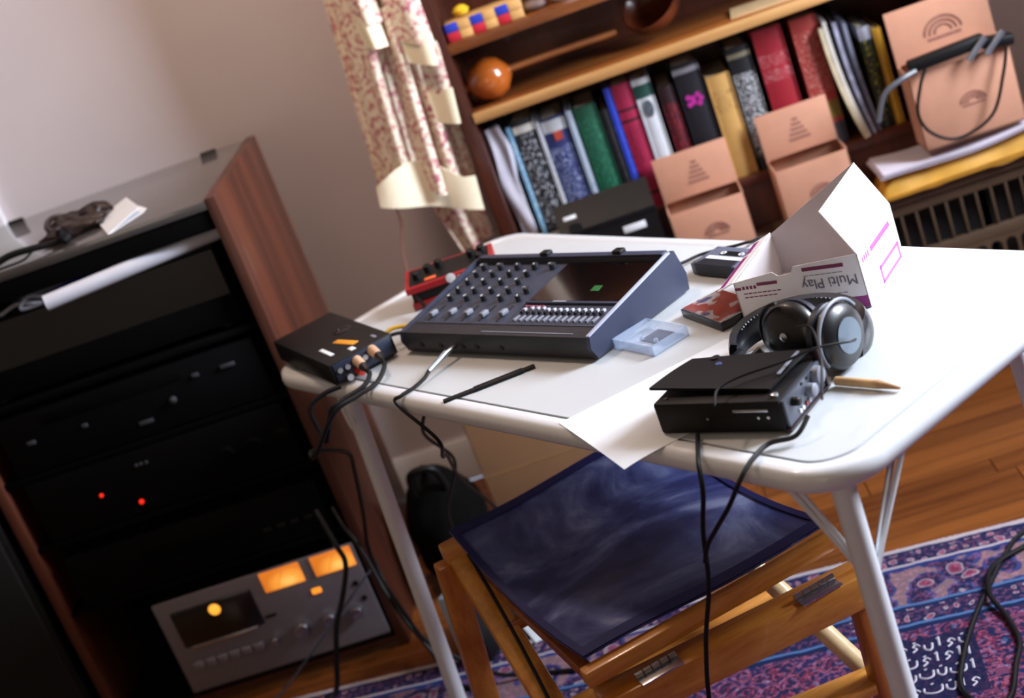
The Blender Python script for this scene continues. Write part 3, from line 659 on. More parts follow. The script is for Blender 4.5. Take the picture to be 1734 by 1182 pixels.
# turned up lining at the hem
def hemf(u, v_):
    zb = .802-.078*u; zt = .845-.045*u+.045*math.sin(math.pi*min(1, u*1.15))
    return (.212+.21*u-.33+.006*(1-v_), -.028-.012*math.sin(u*8+.5)-.008*v_, cz(zt+(zb-zt)*v_))
MB().grid(hemf, 36, 12, .004).build('turned_hem', m_lin, cu)
MB().grid(lambda u, v_: (.30+.118*u-.33+.04*v_*(1-u), .010*math.sin(u*12)-.002, cz(.80-.175*v_-.02*u+.05*u*v_)), 24, 14, .003).build('lower_drape', m_cur, cu)
tag(MB().tube([(.232, .675, .80), (.23, .675, .74), (.21, .675, .68), (.202, .675, .62)], .0022, 6).build('pull_cord', plain('rose_cord', '#a06a5c', .8)), 'thin rose coloured pull cord hanging below the curtain', 'cord')

# ------------------------------------------------------------------ stool
SA = R(22.9); so = thing('folding_stool', 'wooden folding stool with navy blue vinyl seat under the table edge', 'stool', (.265, -.351, 0), SA)
def q(s_, w_, z): return (s_, -w_, z)
m_vinyl, k = newmat('navy_vinyl', .38, 0, .15); v = k.coord()
k.link(k.ramp(k.noise(v, 5, 5, .6, .9), [(.33, lin('#182048')), (.46, lin('#27316a')), (.56, lin('#505c90')), (.7, lin('#9aa6cc'))]), k.b.inputs['Base Color'])  # pale patches paint a whitish sheen into the seat colour
k.link(k.ramp(k.noise(v, 9, 4), [(.35, (.28,)*3), (.7, (.55,)*3)]), k.b.inputs['Roughness']); k.bump(k.noise(v, 7, 2, .5, .3), .3, .02)
m_hem = plain('navy_hem', '#121a58', .6, var=.15)
def seat(u, v_):
    s_ = .022+.408*u; w_ = -.014+.55*v_
    sag = -.028*math.sin(math.pi*v_)*(1-.25*math.sin(math.pi*u))-.004*math.sin(6*u+4*v_)
    return q(s_, w_, .4635+sag)
MB().grid(seat, 40, 40, .003).build('seat', m_vinyl, so)
hm = MB()
for v0, v1 in ((0, .04), (.945, 1.0)): hm.grid(lambda u, v_: (lambda p: (p[0], p[1], p[2]+.0045))(seat(u, v0+(v1-v0)*v_)), 20, 3, .001)
for u0, u1 in ((0, .028), (.972, 1.0)): hm.grid(lambda u, v_: (lambda p: (p[0], p[1], p[2]+.0045))(seat(u0+(u1-u0)*u, v_)), 2, 24, .001)
hm.build('hem', m_hem, so)
MB().beam(q(-.005, 0, .438), q(.455, 0, .438), .034, .032, bev=.004).build('back_rail', m_stool, so)
MB().beam(q(.01, .545, .445), q(.43, .545, .445), .024, .026, bev=.004).build('front_rail', m_stool, so)
MB().beam(q(.018, .548, .390), q(.432, .592, .390), .052, .05, bev=.003).build('cross_bar', m_stool, so)
for s_ in (.105, .352):
    wc = .547+.1*s_
    h = MB().box(s_-.033, s_+.033, -wc-.03, -wc-.008, .4165, .419, .0005)
    for i in range(5): h.cyl(q(s_-.033+i*.0135, wc+.008, .4225), q(s_-.0215+i*.0135, wc+.008, .4225), .0045, None, 8)
    h.build('hinge', m_metal, so)
MB().beam(q(.02, .005, .425), q(.02, .50, .015), .026, .044, (1, 0, 0), .003).build('leg', m_stooly, so)
MB().beam(q(-.004, .0, .425), q(-.03, -.075, .012), .026, .042, (1, 0, 0), .003).build('leg', m_stooly, so)
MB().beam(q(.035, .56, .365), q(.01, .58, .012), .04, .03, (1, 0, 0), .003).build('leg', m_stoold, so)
MB().cyl(q(.36, .25, .40), q(.508, .549, .012), .016, .016, 14).build('leg', m_dowel, so)
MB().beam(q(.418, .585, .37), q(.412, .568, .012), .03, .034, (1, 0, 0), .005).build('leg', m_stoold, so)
MB().beam(q(.25, .525, .215), q(.455, .575, .215), .05, .02, bev=.003).build('stretcher', m_stool, so)
MB().cyl(q(.02, .25, .225), q(.43, .26, .225), .012, None, 12).build('rung', m_stool, so)
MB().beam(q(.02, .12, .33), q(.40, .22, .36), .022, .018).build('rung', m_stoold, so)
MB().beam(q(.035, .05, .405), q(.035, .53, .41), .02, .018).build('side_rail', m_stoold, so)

# ------------------------------------------------------------------ things under the table
ct = thing('cardboard_carton', 'plain brown carton standing on the floor behind the stool', 'carton', (.235, .42, 0), R(2))
MB().box(0, .62, 0, .08, 0, .46, .003).build('body', m_carton, ct)
MB().box(.001, .619, -.001, .0, .2, .2015).build('seam', plain('carton_seam', '#94703f', .9), ct)
MB().box(.002, .618, -.02, .04, .459, .462, .0005).build('top_flap', m_carton, ct)
bg = thing('black_bag', 'lumpy black cloth bag on the floor between rack and carton', 'bag', (.125, .40, 0))
def bgf(u, v_):
    t, p = 2*math.pi*u, math.pi*(v_-.5); n_ = 1+.1*math.sin(3*t+2*p)+.06*math.sin(7*t-5*p)
    return (.085*n_*math.cos(t)*math.cos(p), .10*n_*math.sin(t)*math.cos(p), max(.001, .13+.14*math.sin(p)*(1+.08*math.sin(4*t))))
MB().grid(bgf, 32, 18).build('sack', plain('black_cloth', '#050505', .95, var=.3, spec=.1), bg)
MB().tube([(-.03, -.05, .24), (-.02, -.07, .30), (.03, -.07, .30), (.04, -.05, .24)], .008, 8).build('handle', m_black, bg)
pb = thing('power_unit', 'pale blue metal box with dark front on the floor by the stool', 'power unit', (.155, .03, .0), R(-28))
MB().box(-.02, .02, -.02, .14, .012, .165, .004).build('case', plain('pale_blue_metal', '#a9c0cc', .4, .2), pb)
MB().box(.0205, .05, -.018, .135, .012, .15, .003).build('front_panel', m_black, pb)
for y_ in (.0, .12): MB().lathe([(.012, 0), (.012, .008), (.011, .0125)], (0, y_, 0)).build('foot', m_rubber, pb)
MB().lathe([(.014, 0), (.014, .008), (.01, .01)], (.05, .03, .09), (1, 0, 0), 14).build('knob', m_metal, pb)
for i, (x, y_, a, lb) in enumerate(((.335, .085, 20, 'white sheet on the floor seen through the stool, nearer the carton'), (.41, .0, 35, 'white sheet on the floor seen through the stool, nearer the cross bar'))):
    tag(MB().grid(lambda u, v_: ((u-.5)*.15, (v_-.5)*.1, .0115+.003*math.sin(5*u+i)*math.sin(4*v_)), 8, 6, .0008).build('floor_paper', m_paper, None, (x, y_, 0), (0, 0, R(a))), lb, 'paper', 'papers on the floor')

# ------------------------------------------------------------------ portable studio mixer
mx = thing('cassette_mixer', 'dark blue portable multitrack cassette mixer on the white table', 'mixer', T(.312, .126, .0), TH+R(6.4))
MW, MD = .452, .243
def zp(v_): return .043+(v_-.03)*(.0665-.043)/.18
MB().prism([(.006, .004), (MD-.004, .004), (MD, .03), (MD-.012, .074), (.212, .074), (.21, .0665), (.03, .043), (.004, .041), (0, .024)], 0, MW, 'x').build('chassis', m_navyd, mx)
MB().prism([(.008, .0045), (MD-.004, .004), (MD+.001, .03), (MD-.011, .0748), (.212, .0748), (.004, .0418), (-.0008, .024)], MW-.006, MW+.002, 'x').build('side_cheek', m_navy, mx)
MB().prism([(.008, .0045), (MD-.004, .004), (MD+.001, .03), (MD-.011, .0748), (.212, .0748), (.004, .0418), (-.0008, .024)], -.002, .005, 'x').build('side_cheek', m_navy, mx)
MB().beam((MW-.0015, .004, .0432), (MW-.0015, .222, .0762), .008, .0022, bev=.0004).build('edge_trim', m_navyl, mx)
MB().box(.006, MW-.008, .214, MD-.014, .0735, .0785, .002).build('rear_hood', m_navy, mx)
for u in (.03, .1, .3, .42):
    for v_ in (.03, .21): MB().lathe([(.008, 0), (.008, .0045)], (u, v_, 0), (0, 0, 1), 10).build('foot', m_rubber, mx) if u in (.03, .42) else None
m_panel = plain('panel_slate', '#2d3549', .5, var=.1, scale=60)
MB().slab([(.012, .034, zp(.034)+.001), (.235, .034, zp(.034)+.001), (.235, .206, zp(.206)+.001), (.012, .206, zp(.206)+.001)], .001).build('channel_panel', m_panel, mx)
MB().slab([(.238, .034, zp(.034)+.001), (.442, .034, zp(.034)+.001), (.442, .088, zp(.088)+.001), (.238, .088, zp(.088)+.001)], .001).build('meter_panel', m_panel, mx)
MB().box(.238, .442, .09, .096, zp(.09), zp(.09)+.005, .001).build('door_hinge', m_navy, mx)
dr = MB().slab([(.24, .098, zp(.098)+.003), (.442, .098, zp(.098)+.003), (.442, .206, zp(.206)+.003), (.24, .206, zp(.206)+.003)], .003).build('cassette_door', plain('door_smoked_gloss', '#060709', .1, var=.05, coat=.1), mx)
MB().slab([(.356, .125, zp(.125)+.0034), (.374, .125, zp(.125)+.0034), (.372, .14, zp(.14)+.0034), (.355, .14, zp(.14)+.0034)], .0003).build('green_label', plain('green_print', '#14602a', .4), dr)
MB().slab([(.30, .0905, .0565), (.33, .0905, .0565), (.33, .0955, .0568), (.30, .0955, .0568)], .0003).build('name_strip', m_greyp, mx)
kn = None; cp = None; sl = None; bt = None
kc = MB().lathe([(.0068, 0), (.0062, .009), (.004, .0105)], (0, 0, 0), (0, 0, 1), 12)
kp = MB().box(-.0007, .0007, -.006, -.001, .0095, .0112)
ks = None
for ci, u in enumerate((.04, .083, .126, .169, .212)):
    for v_ in (.102, .124, .15, .174, .195):
        if ci == 4 and v_ in (.15, .174): continue
        if kn is None:
            kn = kc.build('knob', m_navyd, mx, (u, v_, zp(v_)+.001)); ks = kp.build('pointer', m_white_p, kn)
        else:
            o = inst(kn, mx, (u, v_, zp(v_)+.001), (0, 0, R(random.uniform(-70, 70)))); inst(ks, o, (0, 0, 0))
    if cp is None:
        sl = MB().box(-.0018, .0018, 0, .046, 0, .0006).build('fader_slot', m_black, mx, (u, .04, zp(.04)+.0015), (R(7), 0, 0))
        cp = MB().box(-.005, .005, -.008, .008, .001, .009, .002).build('fader_cap', m_greyp, mx, (u, .055, zp(.055)+.001))
    else:
        inst(sl, mx, (u, .04, zp(.04)+.0015), (R(7), 0, 0)); inst(cp, mx, (u, .05+.012*random.random(), zp(.055)+.001))
for i in range(14):
    u = .252+i*.0136
    if bt is None:
        bt = MB().box(-.0022, .0022, 0, .016, 0, .004, .0006).build('key', m_greyp, mx, (u, .042, zp(.042)+.001)); b2 = MB().box(-.0024, .0024, 0, .006, 0, .0045, .0006).build('key', plain('key_white', '#b9bcc8', .5), mx, (u, .07, zp(.07)+.001)); b3 = MB().box(-.0025, .0025, 0, .005, 0, .005, .0006).build('key', m_black, mx, (u, .062, zp(.062)+.001))
    else:
        inst(bt, mx, (u, .042, zp(.042)+.001)); inst(b2, mx, (u, .07+(.004 if i < 4 else 0), zp(.07)+.001)); inst(b3, mx, (u, .062, zp(.062)+.001))
rd = MB()
for i in range(6): rd.box(.243+i*.008, .248+i*.008, .082, .085, zp(.083)+.001, zp(.083)+.003)
rd.build('led_row', plain('dull_pink_led', '#a4546a', .4), mx)
MB().box(.20, .41, .012, .014, .0418, .0424).build('printed_line', m_greyp, mx)
for u in (.05, .10, .155, .19, .25): MB().lathe([(.005, 0), (.005, .002), (.0025, .002)], (u, .0015, .02), (0, -1, 0), 10).build('jack_socket', m_black, mx)
for u in (.165, .335): MB().beam((u, MD-.02, .079), (u+.02, MD-.02, .079), .016, .012, bev=.003).build('rear_plug', m_black, mx)
# effects pedal
pd_ = thing('effects_pedal', 'red multi effects pedal with black knobs behind the mixer', 'effects pedal', (.297, .05, TZ+.001), R(1))
MB().box(0, .168, 0, .07, 0, .014, .003).build('base', m_red, pd_)
MB().box(.004, .164, .004, .066, .014, .034, .002).build('body', m_black, pd_)
MB().prism([(-.004, .034), (.074, .034), (.074, .056), (-.004, .045)], -.002, .17, 'x').build('top_plate', m_red, pd_)
MB().slab([(.006, .004, .0465), (.162, .004, .0465), (.162, .07, .0558), (.006, .07, .0558)], .0006).build('control_panel', m_black, pd_)
for x, y_ in ((.022, .03), (.045, .045), (.066, .05), (.13, .045), (.15, .05), (.145, .02)):
    MB().lathe([(.008, 0), (.0075, .014), (.005, .016)], (x, y_, .0445+.14*y_), (0, -.13, 1), 14).build('knob', m_black, pd_)
MB().box(.036, .058, .008, .02, .047, .0495, .001).build('display', emis('orange_display', '#c8562a', .5), pd_)
MB().lathe([(.009, 0), (.009, .001), (.005, .0015)], (.085, -.004, .0405), (0, -1, 0), 18).build('badge', m_white_p, pd_)
MB().box(.098, .15, -.0048, -.004, .0375, .0415).build('name_print', plain('pale_pink_print', '#d8a4a8', .5), pd_)
# interface box at the left corner
di = thing('interface_box', 'flat black interface box with orange and white labels at table corner', 'interface box', T(.006, .04, .001), TH+R(-9.2))
DL, DD, DHH = .275, .125, .043
MB().box(0, DL, 0, DD, .004, DHH, .003).build('case', m_black, di)
MB().box(DL-.001, DL+.002, .006, DD-.006, .008, DHH-.003, .001).build('jack_panel', plain('panel_blue_black', '#1c2438', .4), di)
for x in (.03, .245):
    for y_ in (.02, .1): MB().lathe([(.008, 0), (.008, .005)], (x, y_, 0), (0, 0, 1), 10).build('foot', m_rubber, di)
MB().box(.175, .237, .058, .072, DHH, DHH+.0012, .0004, Matrix.Translation((.206, .065, 0)) @ Matrix.Rotation(R(14), 4, 'Z') @ Matrix.Translation((-.206, -.065, 0))).build('orange_label', plain('orange_tape', '#d8901c', .6), di)
MB().box(.18, .236, .022, .03, DHH, DHH+.001, .0004).build('white_label', m_paper, di)
MB().box(.243, .262, .052, .062, DHH, DHH+.001, .0004).build('white_label', m_paper, di)
MB().box(.238, .256, .1, .106, DHH, DHH+.001, .0003).build('white_label', m_greyp, di)
MB().lathe([(.018, 0), (.018, .001), (.011, .0014), (.011, .0006)], (.135, .09, DHH), (0, 0, 1), 24).build('ring_mark', m_blackg, di)
plug_tan = plain('tan_plug', '#c2a184', .5)
for y_, z, mt in ((.05, .028, plug_tan), (.082, .032, plug_tan)):
    p = MB().cyl((DL, y_, z), (DL+.035, y_-.004, z-.003), .0095, .008, 14).build('plug', mt, di)
    MB().cyl((DL+.035, y_-.004, z-.003), (DL+.052, y_-.006, z-.006), .0085, .004, 12).build('plug_sleeve', m_rubber, p)
MB().cyl((DL, .045, .012), (DL+.02, .045, .011), .007, .006, 14).build('plug', plain('red_plug', '#d23a24', .4), di)
MB().cyl((DL, .025, .012), (DL+.014, .025, .011), .0065, .006, 14).build('plug', m_metal, di)
for y_ in (.015, .03, .065): MB().lathe([(.005, 0), (.005, .003), (.0025, .003)], (DL+.002, y_, .027), (1, 0, 0), 12).build('jack_socket', m_metal, di)

# paper, strip, pencil
pp = MB()
def pfn2(u, v_):
    a = R(-17.4); x = .858+.2155*u*math.cos(a)-.279*v_*math.sin(a); y_ = .015+.2155*u*math.sin(a)+.279*v_*math.cos(a)
    z = .0016+(0 if y_ > 0 else -.9*y_*y_*1.5)
    return T(x, y_, z)
tag(pp.grid(pfn2, 20, 26, .0006).build('paper_sheet', m_paper), 'white sheet of paper hanging over the table edge under the recorder', 'paper')
tag(MB().beam(T(.575, .012, .003), T(.652, .143, .003), .011, .0035, bev=.0008).beam(T(.601, .056, .003), T(.642, .126, .003), .014, .005, bev=.0008).build('black_strap', m_black), 'thin black flat strap lying on the table before the mixer', 'strap')
pn = thing('wooden_stick', 'tan wooden stick with tapered end right of the recorder', 'stick', T(1.217, .2, .0075), TH+R(3.5))
MB().cyl((0, 0, 0), (.065, 0, 0), .006, None, 10).build('shaft', plain('tan_stick', '#b89468', .6, var=.15), pn)
MB().cyl((.065, 0, 0), (.097, 0, -.003), .006, .0018, 10).build('tip', plain('tan_tip', '#a88058', .6, var=.15), pn)
# cassette
ca = thing('audio_cassette', 'grey audio cassette with white label lying behind the red case', 'cassette', T(.692, .468, .001), TH+R(-3))
CW, CD = .118, .066
MB().box(0, CW, 0, CD, 0, .02, .002).build('shell', plain('cassette_grey', '#5c6274', .45, var=.15), ca)
MB().prism([(.014, -.003), (CW-.014, -.003), (CW-.02, .017), (.02, .017)], .001, .0225, 'z').build('head_bulge', m_navyd, ca)
MB().box(.016, CW-.016, .021, .031, .02, .0208).build('label', m_paper, ca)
MB().box(.034, CW-.034, .036, .05, .02, .0206).build('window', m_black, ca)
for x in (.038, .080): MB().lathe([(.0052, 0), (.0052, .0012), (.0028, .0012), (.0028, .0)], (x, .043, .02), (0, 0, 1), 14).build('hub', m_white_p, ca)
for x, y_ in ((.006, .006), (CW-.006, .006), (.006, CD-.006), (CW-.006, CD-.006)): MB().lathe([(.002, 0), (.002, .0006)], (x, y_, .02), (0, 0, 1), 8).build('screw', m_metal, ca)
# red case and clear case
def case(label, loc, rz, W, D, H, red):
    t = thing('cassette_case', label, 'cassette case', loc, rz, 'cassette cases on the table')
    if red:
        MB().box(0, W, 0, D, 0, H-.003, .001).build('tray', plain('case_black', '#17181c', .25), t)
        m_, k_ = newmat('red_cover_print', .25, 0, .5); vv_ = k_.coord()
        n_ = k_.noise(vv_, 26, 2, .4); n2 = k_.noise(vv_, 60, 2)
        cc_ = k_.ramp(n_, [(.42, lin('#cc2c10')), (.54, lin('#cc2c10')), (.56, lin('#e8d8d8')), (.66, lin('#e8d8d8')), (.68, lin('#6a5aa0'))], 'CONSTANT')
        k_.link(k_.mix(k_.math('GREATER_THAN', n2, .66), cc_, lin('#c23a44')), k_.b.inputs['Base Color'])
        MB().box(.003, W-.002, .003, D-.002, H-.003, H-.0015).build('cover_card', m_, t)
        MB().box(0, W, 0, D, H-.0015, H, .0004).build('lid', clear('case_lid_clear', '#ffffff', .1, .06), t)
    else:
        cl = clear('case_clear', '#dce8ff', .05, .08); ce = clear('case_edge', '#c8daf4', .08, .35)
        b = MB().box(0, W, 0, D, 0, .0015).box(0, .0018, 0, D, 0, H).box(W-.0018, W, 0, D, 0, H).box(0, W, 0, .0018, 0, H).box(0, W, D-.0018, D, 0, H)
        b.build('tray', ce, t); MB().box(0, W, 0, D, H-.0015, H, .0004).build('lid', cl, t)
        MB().box(.03, W-.008, .03, D-.004, .0018, .003).build('insert_card', plain('insert_blue_grey', '#39415e', .6, var=.4, scale=60), t)
        MB().box(.02, W-.02, .008, .014, .0018, .008).build('hinge_bar', ce, t)
        for x in (.032, .068): MB().cyl((x, D*.45, .0015), (x, D*.45, .009), .004, .0035, 10).build('hub_peg', ce, t)
    return t
case('red covered cassette case lying left of the white carton', T(.80, .332, .001), TH+R(-15), .12, .074, .016, True)
case('empty clear cassette case lying right of the mixer', T(.757, .222, .001), TH+R(-5), .1, .07, .016, False)
# white carton with lettering
wb = thing('white_carton', 'open white carton with purple stripes and upside down lettering', 'carton', T(.929, .336, .0012), TH+R(21))
BW, BD = .196, .165; m_cw = plain('white_carton_board', '#ece8ec', .55, var=.02); m_cg = plain('carton_grey_inside', '#cfc8cc', .8, var=.03); m_pur = plain('purple_ink', '#8c1f78', .5, var=.08); m_pd = plain('plum_ink', '#7a2a54', .6, var=.08)
t_ = .0018
b = MB().box(0, BW, 0, BD, 0, t_)
b.build('bottom', m_cg, wb)
fr_ = MB().prism([(0, 0), (BW, 0), (BW, .082), (.098, .0755), (.092, .066), (.072, .064), (.064, .071), (0, .062)], 0, t_, 'y').build('front_wall', m_cw, wb)
MB().prism([(0, 0), (BD, 0), (BD, .086), (0, .082)], BW-t_, BW, 'x').build('right_wall', m_cw, wb)
MB().prism([(0, 0), (BD, 0), (BD, .066), (0, .06)], 0, t_, 'x').build('left_wall', m_cw, wb)
MB().prism([(0, 0), (BW, 0), (BW, .086), (BW-.036, .158), (0, .066)], BD-t_, BD, 'y').build('back_wall', m_cg, wb)
MB().slab([(BW, 0, .082), (BW, BD, .086), (BW-.036, BD, .157), (BW-.036, 0, .152)], t_).build('right_flap', m_cw, wb)
lf = MB().slab([(0, 0, .061), (0, BD, .067), (-.028, BD, .055), (-.028, 0, .05)], -t_).build('left_flap', m_cw, wb)
def strip(x0, x1, z0, z1, mat, nm='printed_stripe', y_=-.0004): return MB().box(x0, x1, y_, y_+.0008, z0, z1).build(nm, mat, fr_)
strip(.110, .172, .066, .0715, m_pd); strip(.036, .068, .053, .058, m_pd)
for i in range(4): strip(.012+i*.006, .016+i*.006, .0495, .0545, m_pd)
strip(.0, .01, .049, .0535, m_pd)
strip(.150, BW-.001, .001, .018, m_pur, 'purple_corner')
for i in range(3): strip(.156+i*.0055, .160+i*.0055, .008, .012, m_paper, 'dot_mark', -.0009)
for i in range(8): strip(.012+i*.0075, .018+i*.0075, .042, .0435, m_pd, 'fine_print')
for i in range(7): strip(.012+i*.0075, .018+i*.0075, .036, .0375, m_pd, 'fine_print')
for i in range(7): strip(.11+i*.0085, .117+i*.0085, .058, .0588, m_greyp, 'fine_print')
for i in range(5): strip(.125+i*.009, .132+i*.009, .026, .0272, m_greyp, 'fine_print')
fc = bpy.data.curves.new('lettering', 'FONT'); fc.body = 'Multi Play'; fc.size = .0215; fc.extrude = .0003
fo = bpy.data.objects.new('tmp', fc); C.objects.link(fo); bpy.context.view_layer.update()
me = bpy.data.meshes.new_from_object(fo.evaluated_get(bpy.context.evaluated_depsgraph_get())); bpy.data.objects.remove(fo)
lt = bpy.data.objects.new('lettering', me); C.objects.link(lt); lt.parent = fr_; me.materials.append(plain('grey_ink', '#77707c', .6))
lt.location = (.188, -.0005, .052); lt.rotation_euler = (R(90), R(180), 0)
def rstrip(y0, y1, z0, z1, mat, nm='printed_stripe'): return MB().box(BW-.0002, BW+.0006, y0, y1, z0, z1).build(nm, mat, wb)
m_lil = plain('lilac_ink', '#c05ac8', .5, var=.05)
rstrip(.05, .14, .062, .070, m_lil)
for i in range(4): rstrip(.012+i*.008, .016+i*.008, .062, .070, m_lil)
for a in ((.065, .155, .0, .005), (.065, .155, .022, .027), (.065, .071, .0, .027), (.149, .155, .0, .027)): rstrip(a[0], a[1], a[2]+.004, a[3]+.004, m_lil, 'printed_frame')
MB().slab([(-.017, .004, .0568), (-.017, BD-.06, .0602), (-.0275, BD-.06, .0558), (-.0275, .004, .0523)], .0006).build('printed_stripe', m_pur, lf)
MB().slab([(-.017, BD-.05, .0608), (-.017, BD-.01, .0622), (-.0275, BD-.01, .0577), (-.0275, BD-.05, .0563)], .0006).build('printed_stripe', m_pur, lf)
# ------------------------------------------------------------------ recorder in leather case
rec = thing('portable_recorder', 'black portable tape recorder in an open leather case', 'recorder', T(1.055, .032, .0018), TH+R(15.3))
RW, RDp, RH = .19, .118, .045
m_lea = plain('black_leather', '#0a080b', .55, var=.25, scale=90, bump=.1, spec=.25)
MB().box(0, RW-.004, 0, RDp, 0, RH, .004).build('leather_case', m_lea, rec)
MB().box(RW-.006, RW, .004, RDp-.006, .004, RH-.003, .002).build('control_panel', plain('panel_grey', '#4a4e5a', .35, .3), rec)
MB().box(RW-.008, RW+.0025, RDp-.008, RDp, 0, RH+.012, .002).box(RW-.008, RW+.0025, 0, RDp, 0, .004, .001).build('case_lip', plain('oxblood_lip', '#22080f', .4), rec)
for y_, z, r in ((.025, .03, .006), (.068, .022, .009), (.092, .03, .012)):
    MB().lathe([(r, 0), (r*.95, .009), (r*.6, .011)], (RW, y_, z), (1, 0, 0), 18).build('knob', m_greyp if r > .007 else m_black, rec)
for y_, mt in ((.035, m_white_p), (.043, m_white_p), (.054, m_red), (.062, m_white_p), (.08, m_white_p)): MB().lathe([(.0028, 0), (.0028, .002)], (RW, y_, .011), (1, 0, 0), 10).build('button', mt, rec)
for y_ in (.055, .07, .085): MB().lathe([(.002, 0), (.002, .0015)], (RW, y_, .038), (1, 0, 0), 8).build('indicator', m_black, rec)
MB().box(.118, .168, -.0012, 0, .030, .034, .0004).build('name_plate', m_metal, rec)
for x in (.152, .166): MB().lathe([(.0022, 0), (.0022, .0012)], (x, 0, .022), (0, -1, 0), 8).build('stud', m_metal, rec)
MB().lathe([(.002, 0), (.002, .0012)], (.078, 0, .022), (0, -1, 0), 8).build('stud', m_metal, rec)
fl_ = MB().grid(lambda u, v_: (-.014*(1-v_)+.003+(RW-.012)*u+.0*v_, .020+.092*v_, .0515+.007*(1-u)*(1-v_)+.006*u*v_+.004*math.sin(math.pi*v_)*.4), 16, 12, .0035).build('case_flap', m_lea, rec)
MB().box(.166, .171, .045, .105, .0575, .059, .0006).build('flap_trim', m_greyp, fl_)
MB().lathe([(.007, 0), (.006, .005), (.003, .006)], (.045, .104, .0515), (0, 0, 1), 14).build('snap_stud', m_black, fl_)
MB().lathe([(.005, 0), (.0045, .003)], (.06, .085, .0535), (0, 0, 1), 14).build('snap_stud', plain('blue_steel', '#5a6a9a', .3, .6), fl_)
MB().lathe([(.005, 0), (.005, .004), (.003, .005)], (RW-.014, .012, RH), (0, 0, 1), 14).build('snap_stud', m_metal, rec)
MB().lathe([(.003, 0), (.003, .002)], (.015, .012, RH), (0, 0, 1), 10).build('snap_stud', m_metal, rec)
# ------------------------------------------------------------------ headphones
hp = thing('headphones', 'large black closed headphones leaning against the white carton', 'headphones', (.905, -.685, TZ+.001), R(-32))
m_hb = plain('headband_leather', '#0a0d16', .3, var=.2, scale=40, coat=.3); m_pad = plain('ear_pad', '#161b2a', .4, var=.15, scale=60)
m_cup = plain('ear_cup_gloss', '#06080e', .38, var=.1, coat=.15); m_plate = plain('cup_plate', '#5d6a76', .35, .4)
def band(u, v_):
    a = R(204-222*u); rr_ = .088+.005*math.sin(math.pi*v_)
    wdt = .030+.010*math.sin(math.pi*u)
    return (rr_*math.cos(a), rr_*.72*math.sin(a), .003+.009*math.sin(math.pi*u)+wdt*v_)
MB().grid(band, 40, 6, .01).build('headband', m_hb, hp)
st_ = MB()
for i in range(26):
    a = R(175-120*i/25); u_ = (204-math.degrees(a))/222; z_ = .003+.009*math.sin(math.pi*u_)+.030+.010*math.sin(math.pi*u_)
    st_.cyl((.090*math.cos(a), .065*math.sin(a), z_-.002), (.084*math.cos(a), .060*math.sin(a), z_+.001), .0014, None, 6)
st_.build('stitching', m_pad, hp)
for (cx, cy, ax, nm) in ((.014, -.046, (-.22, -.95, .22), 0), (.078, -.052, (.96, -.22, .05), 1)):
    A = Vector(ax).normalized(); o_ = Vector((cx, cy, .047))
    if nm == 0: o_ = Vector((cx, cy+.012, .048))
    cup = MB().lathe([(.041, 0), (.0445, .004), (.0445, .010), (.040, .017), (.026, .022), (.004, .023)], o_, A, 32).build('ear_cup', m_cup, hp)
    MB().lathe([(.026, -.014), (.036, -.019), (.0435, -.013), (.0445, -.003), (.038, 0)], o_, A, 32).build('ear_pad', m_pad, hp)
    if nm: MB().lathe([(.0, .0232), (.024, .0226), (.024, .0236), (.0, .0245)], o_, A, 28).build('cup_plate', m_plate, cup)
    else: MB().lathe([(.004, .023), (.006, .025), (.003, .026)], o_, A, 12).build('cup_screw', m_metal, cup)
    side = Vector((0, 0, 1)); hor = A.cross(side).normalized()
    MB().tube([o_+A*.010+(hor*math.cos(R(t))+side*math.sin(R(t))).normalized()*.0475 for t in (range(150, -31, -20) if nm else range(-60, 91, 20))], .0026, 8, 3).build('yoke', m_greyp if nm else m_black, hp)
MB().tube([(-.083, -.022, .018), (-.078, -.05, .02), (-.05, -.062, .024), (-.03, -.052, .034)], .008, 8).build('arm', m_hb, hp)
MB().tube([(.085, -.012, .03), (.092, -.02, .033), (.094, -.03, .04)], .006, 8).build('arm', m_hb, hp)

# ------------------------------------------------------------------ cables
def cable(label, pts, r=.0032, mat=None, n=8): return tag(MB().tube(pts, r, n, 7).build('cable', mat or m_cable), label, 'cable', 'audio cables')
cable('black cable hanging from the front of the recorder down past the stool', [(.737, -.841, .737), (.732, -.885, .737), (.728, -.918, .733), (.722, -.93, .70), (.706, -.912, .64), (.69, -.905, .56), (.66, -.895, .47), (.635, -.89, .36), (.62, -.90, .2), (.60, -.93, .06), (.57, -1.0, .014), (.5, -1.1, .014)])
cable('black cable from the recorder knobs curving over the table edge to join another', [(.872, -.925, .755), (.85, -.94, .742), (.817, -.93, .738), (.79, -.958, .737), (.77, -.975, .725), (.748, -.962, .69), (.725, -.94, .655), (.706, -.922, .625), (.696, -.916, .60)])
cable('thin headphone cable lying across the recorder flap', [(.965, -.795, .775), (.955, -.83, .79), (.91, -.84, .80), (.871, -.842, .797), (.81, -.84, .795), (.779, -.850, .792), (.77, -.875, .785), (.768, -.885, .789)], .0018)
cable('short thin cable from headphones down to recorder panel', [(.90, -.755, .80), (.915, -.80, .812), (.912, -.87, .805), (.902, -.91, .79), (.893, -.935, .775)], .0017)
jk = thing('jack_cable', 'black cable with silver jack plugged into the front of the mixer', 'cable', T(.447, .14, .02), 0)
jo = Vector(T(.447, .14, .02))
def rel(p): return tuple(Vector(p)-jo)
MB().cyl(rel(T(.449, .141, .02)), rel(T(.452, .118, .02)), .004, None, 10).build('plug_collar', m_metal, jk)
MB().cyl(rel(T(.452, .118, .02)), rel(T(.462, .07, .013)), .0055, .004, 12).build('plug_barrel', plain('plug_steel', '#9fb2c4', .25, .8), jk)
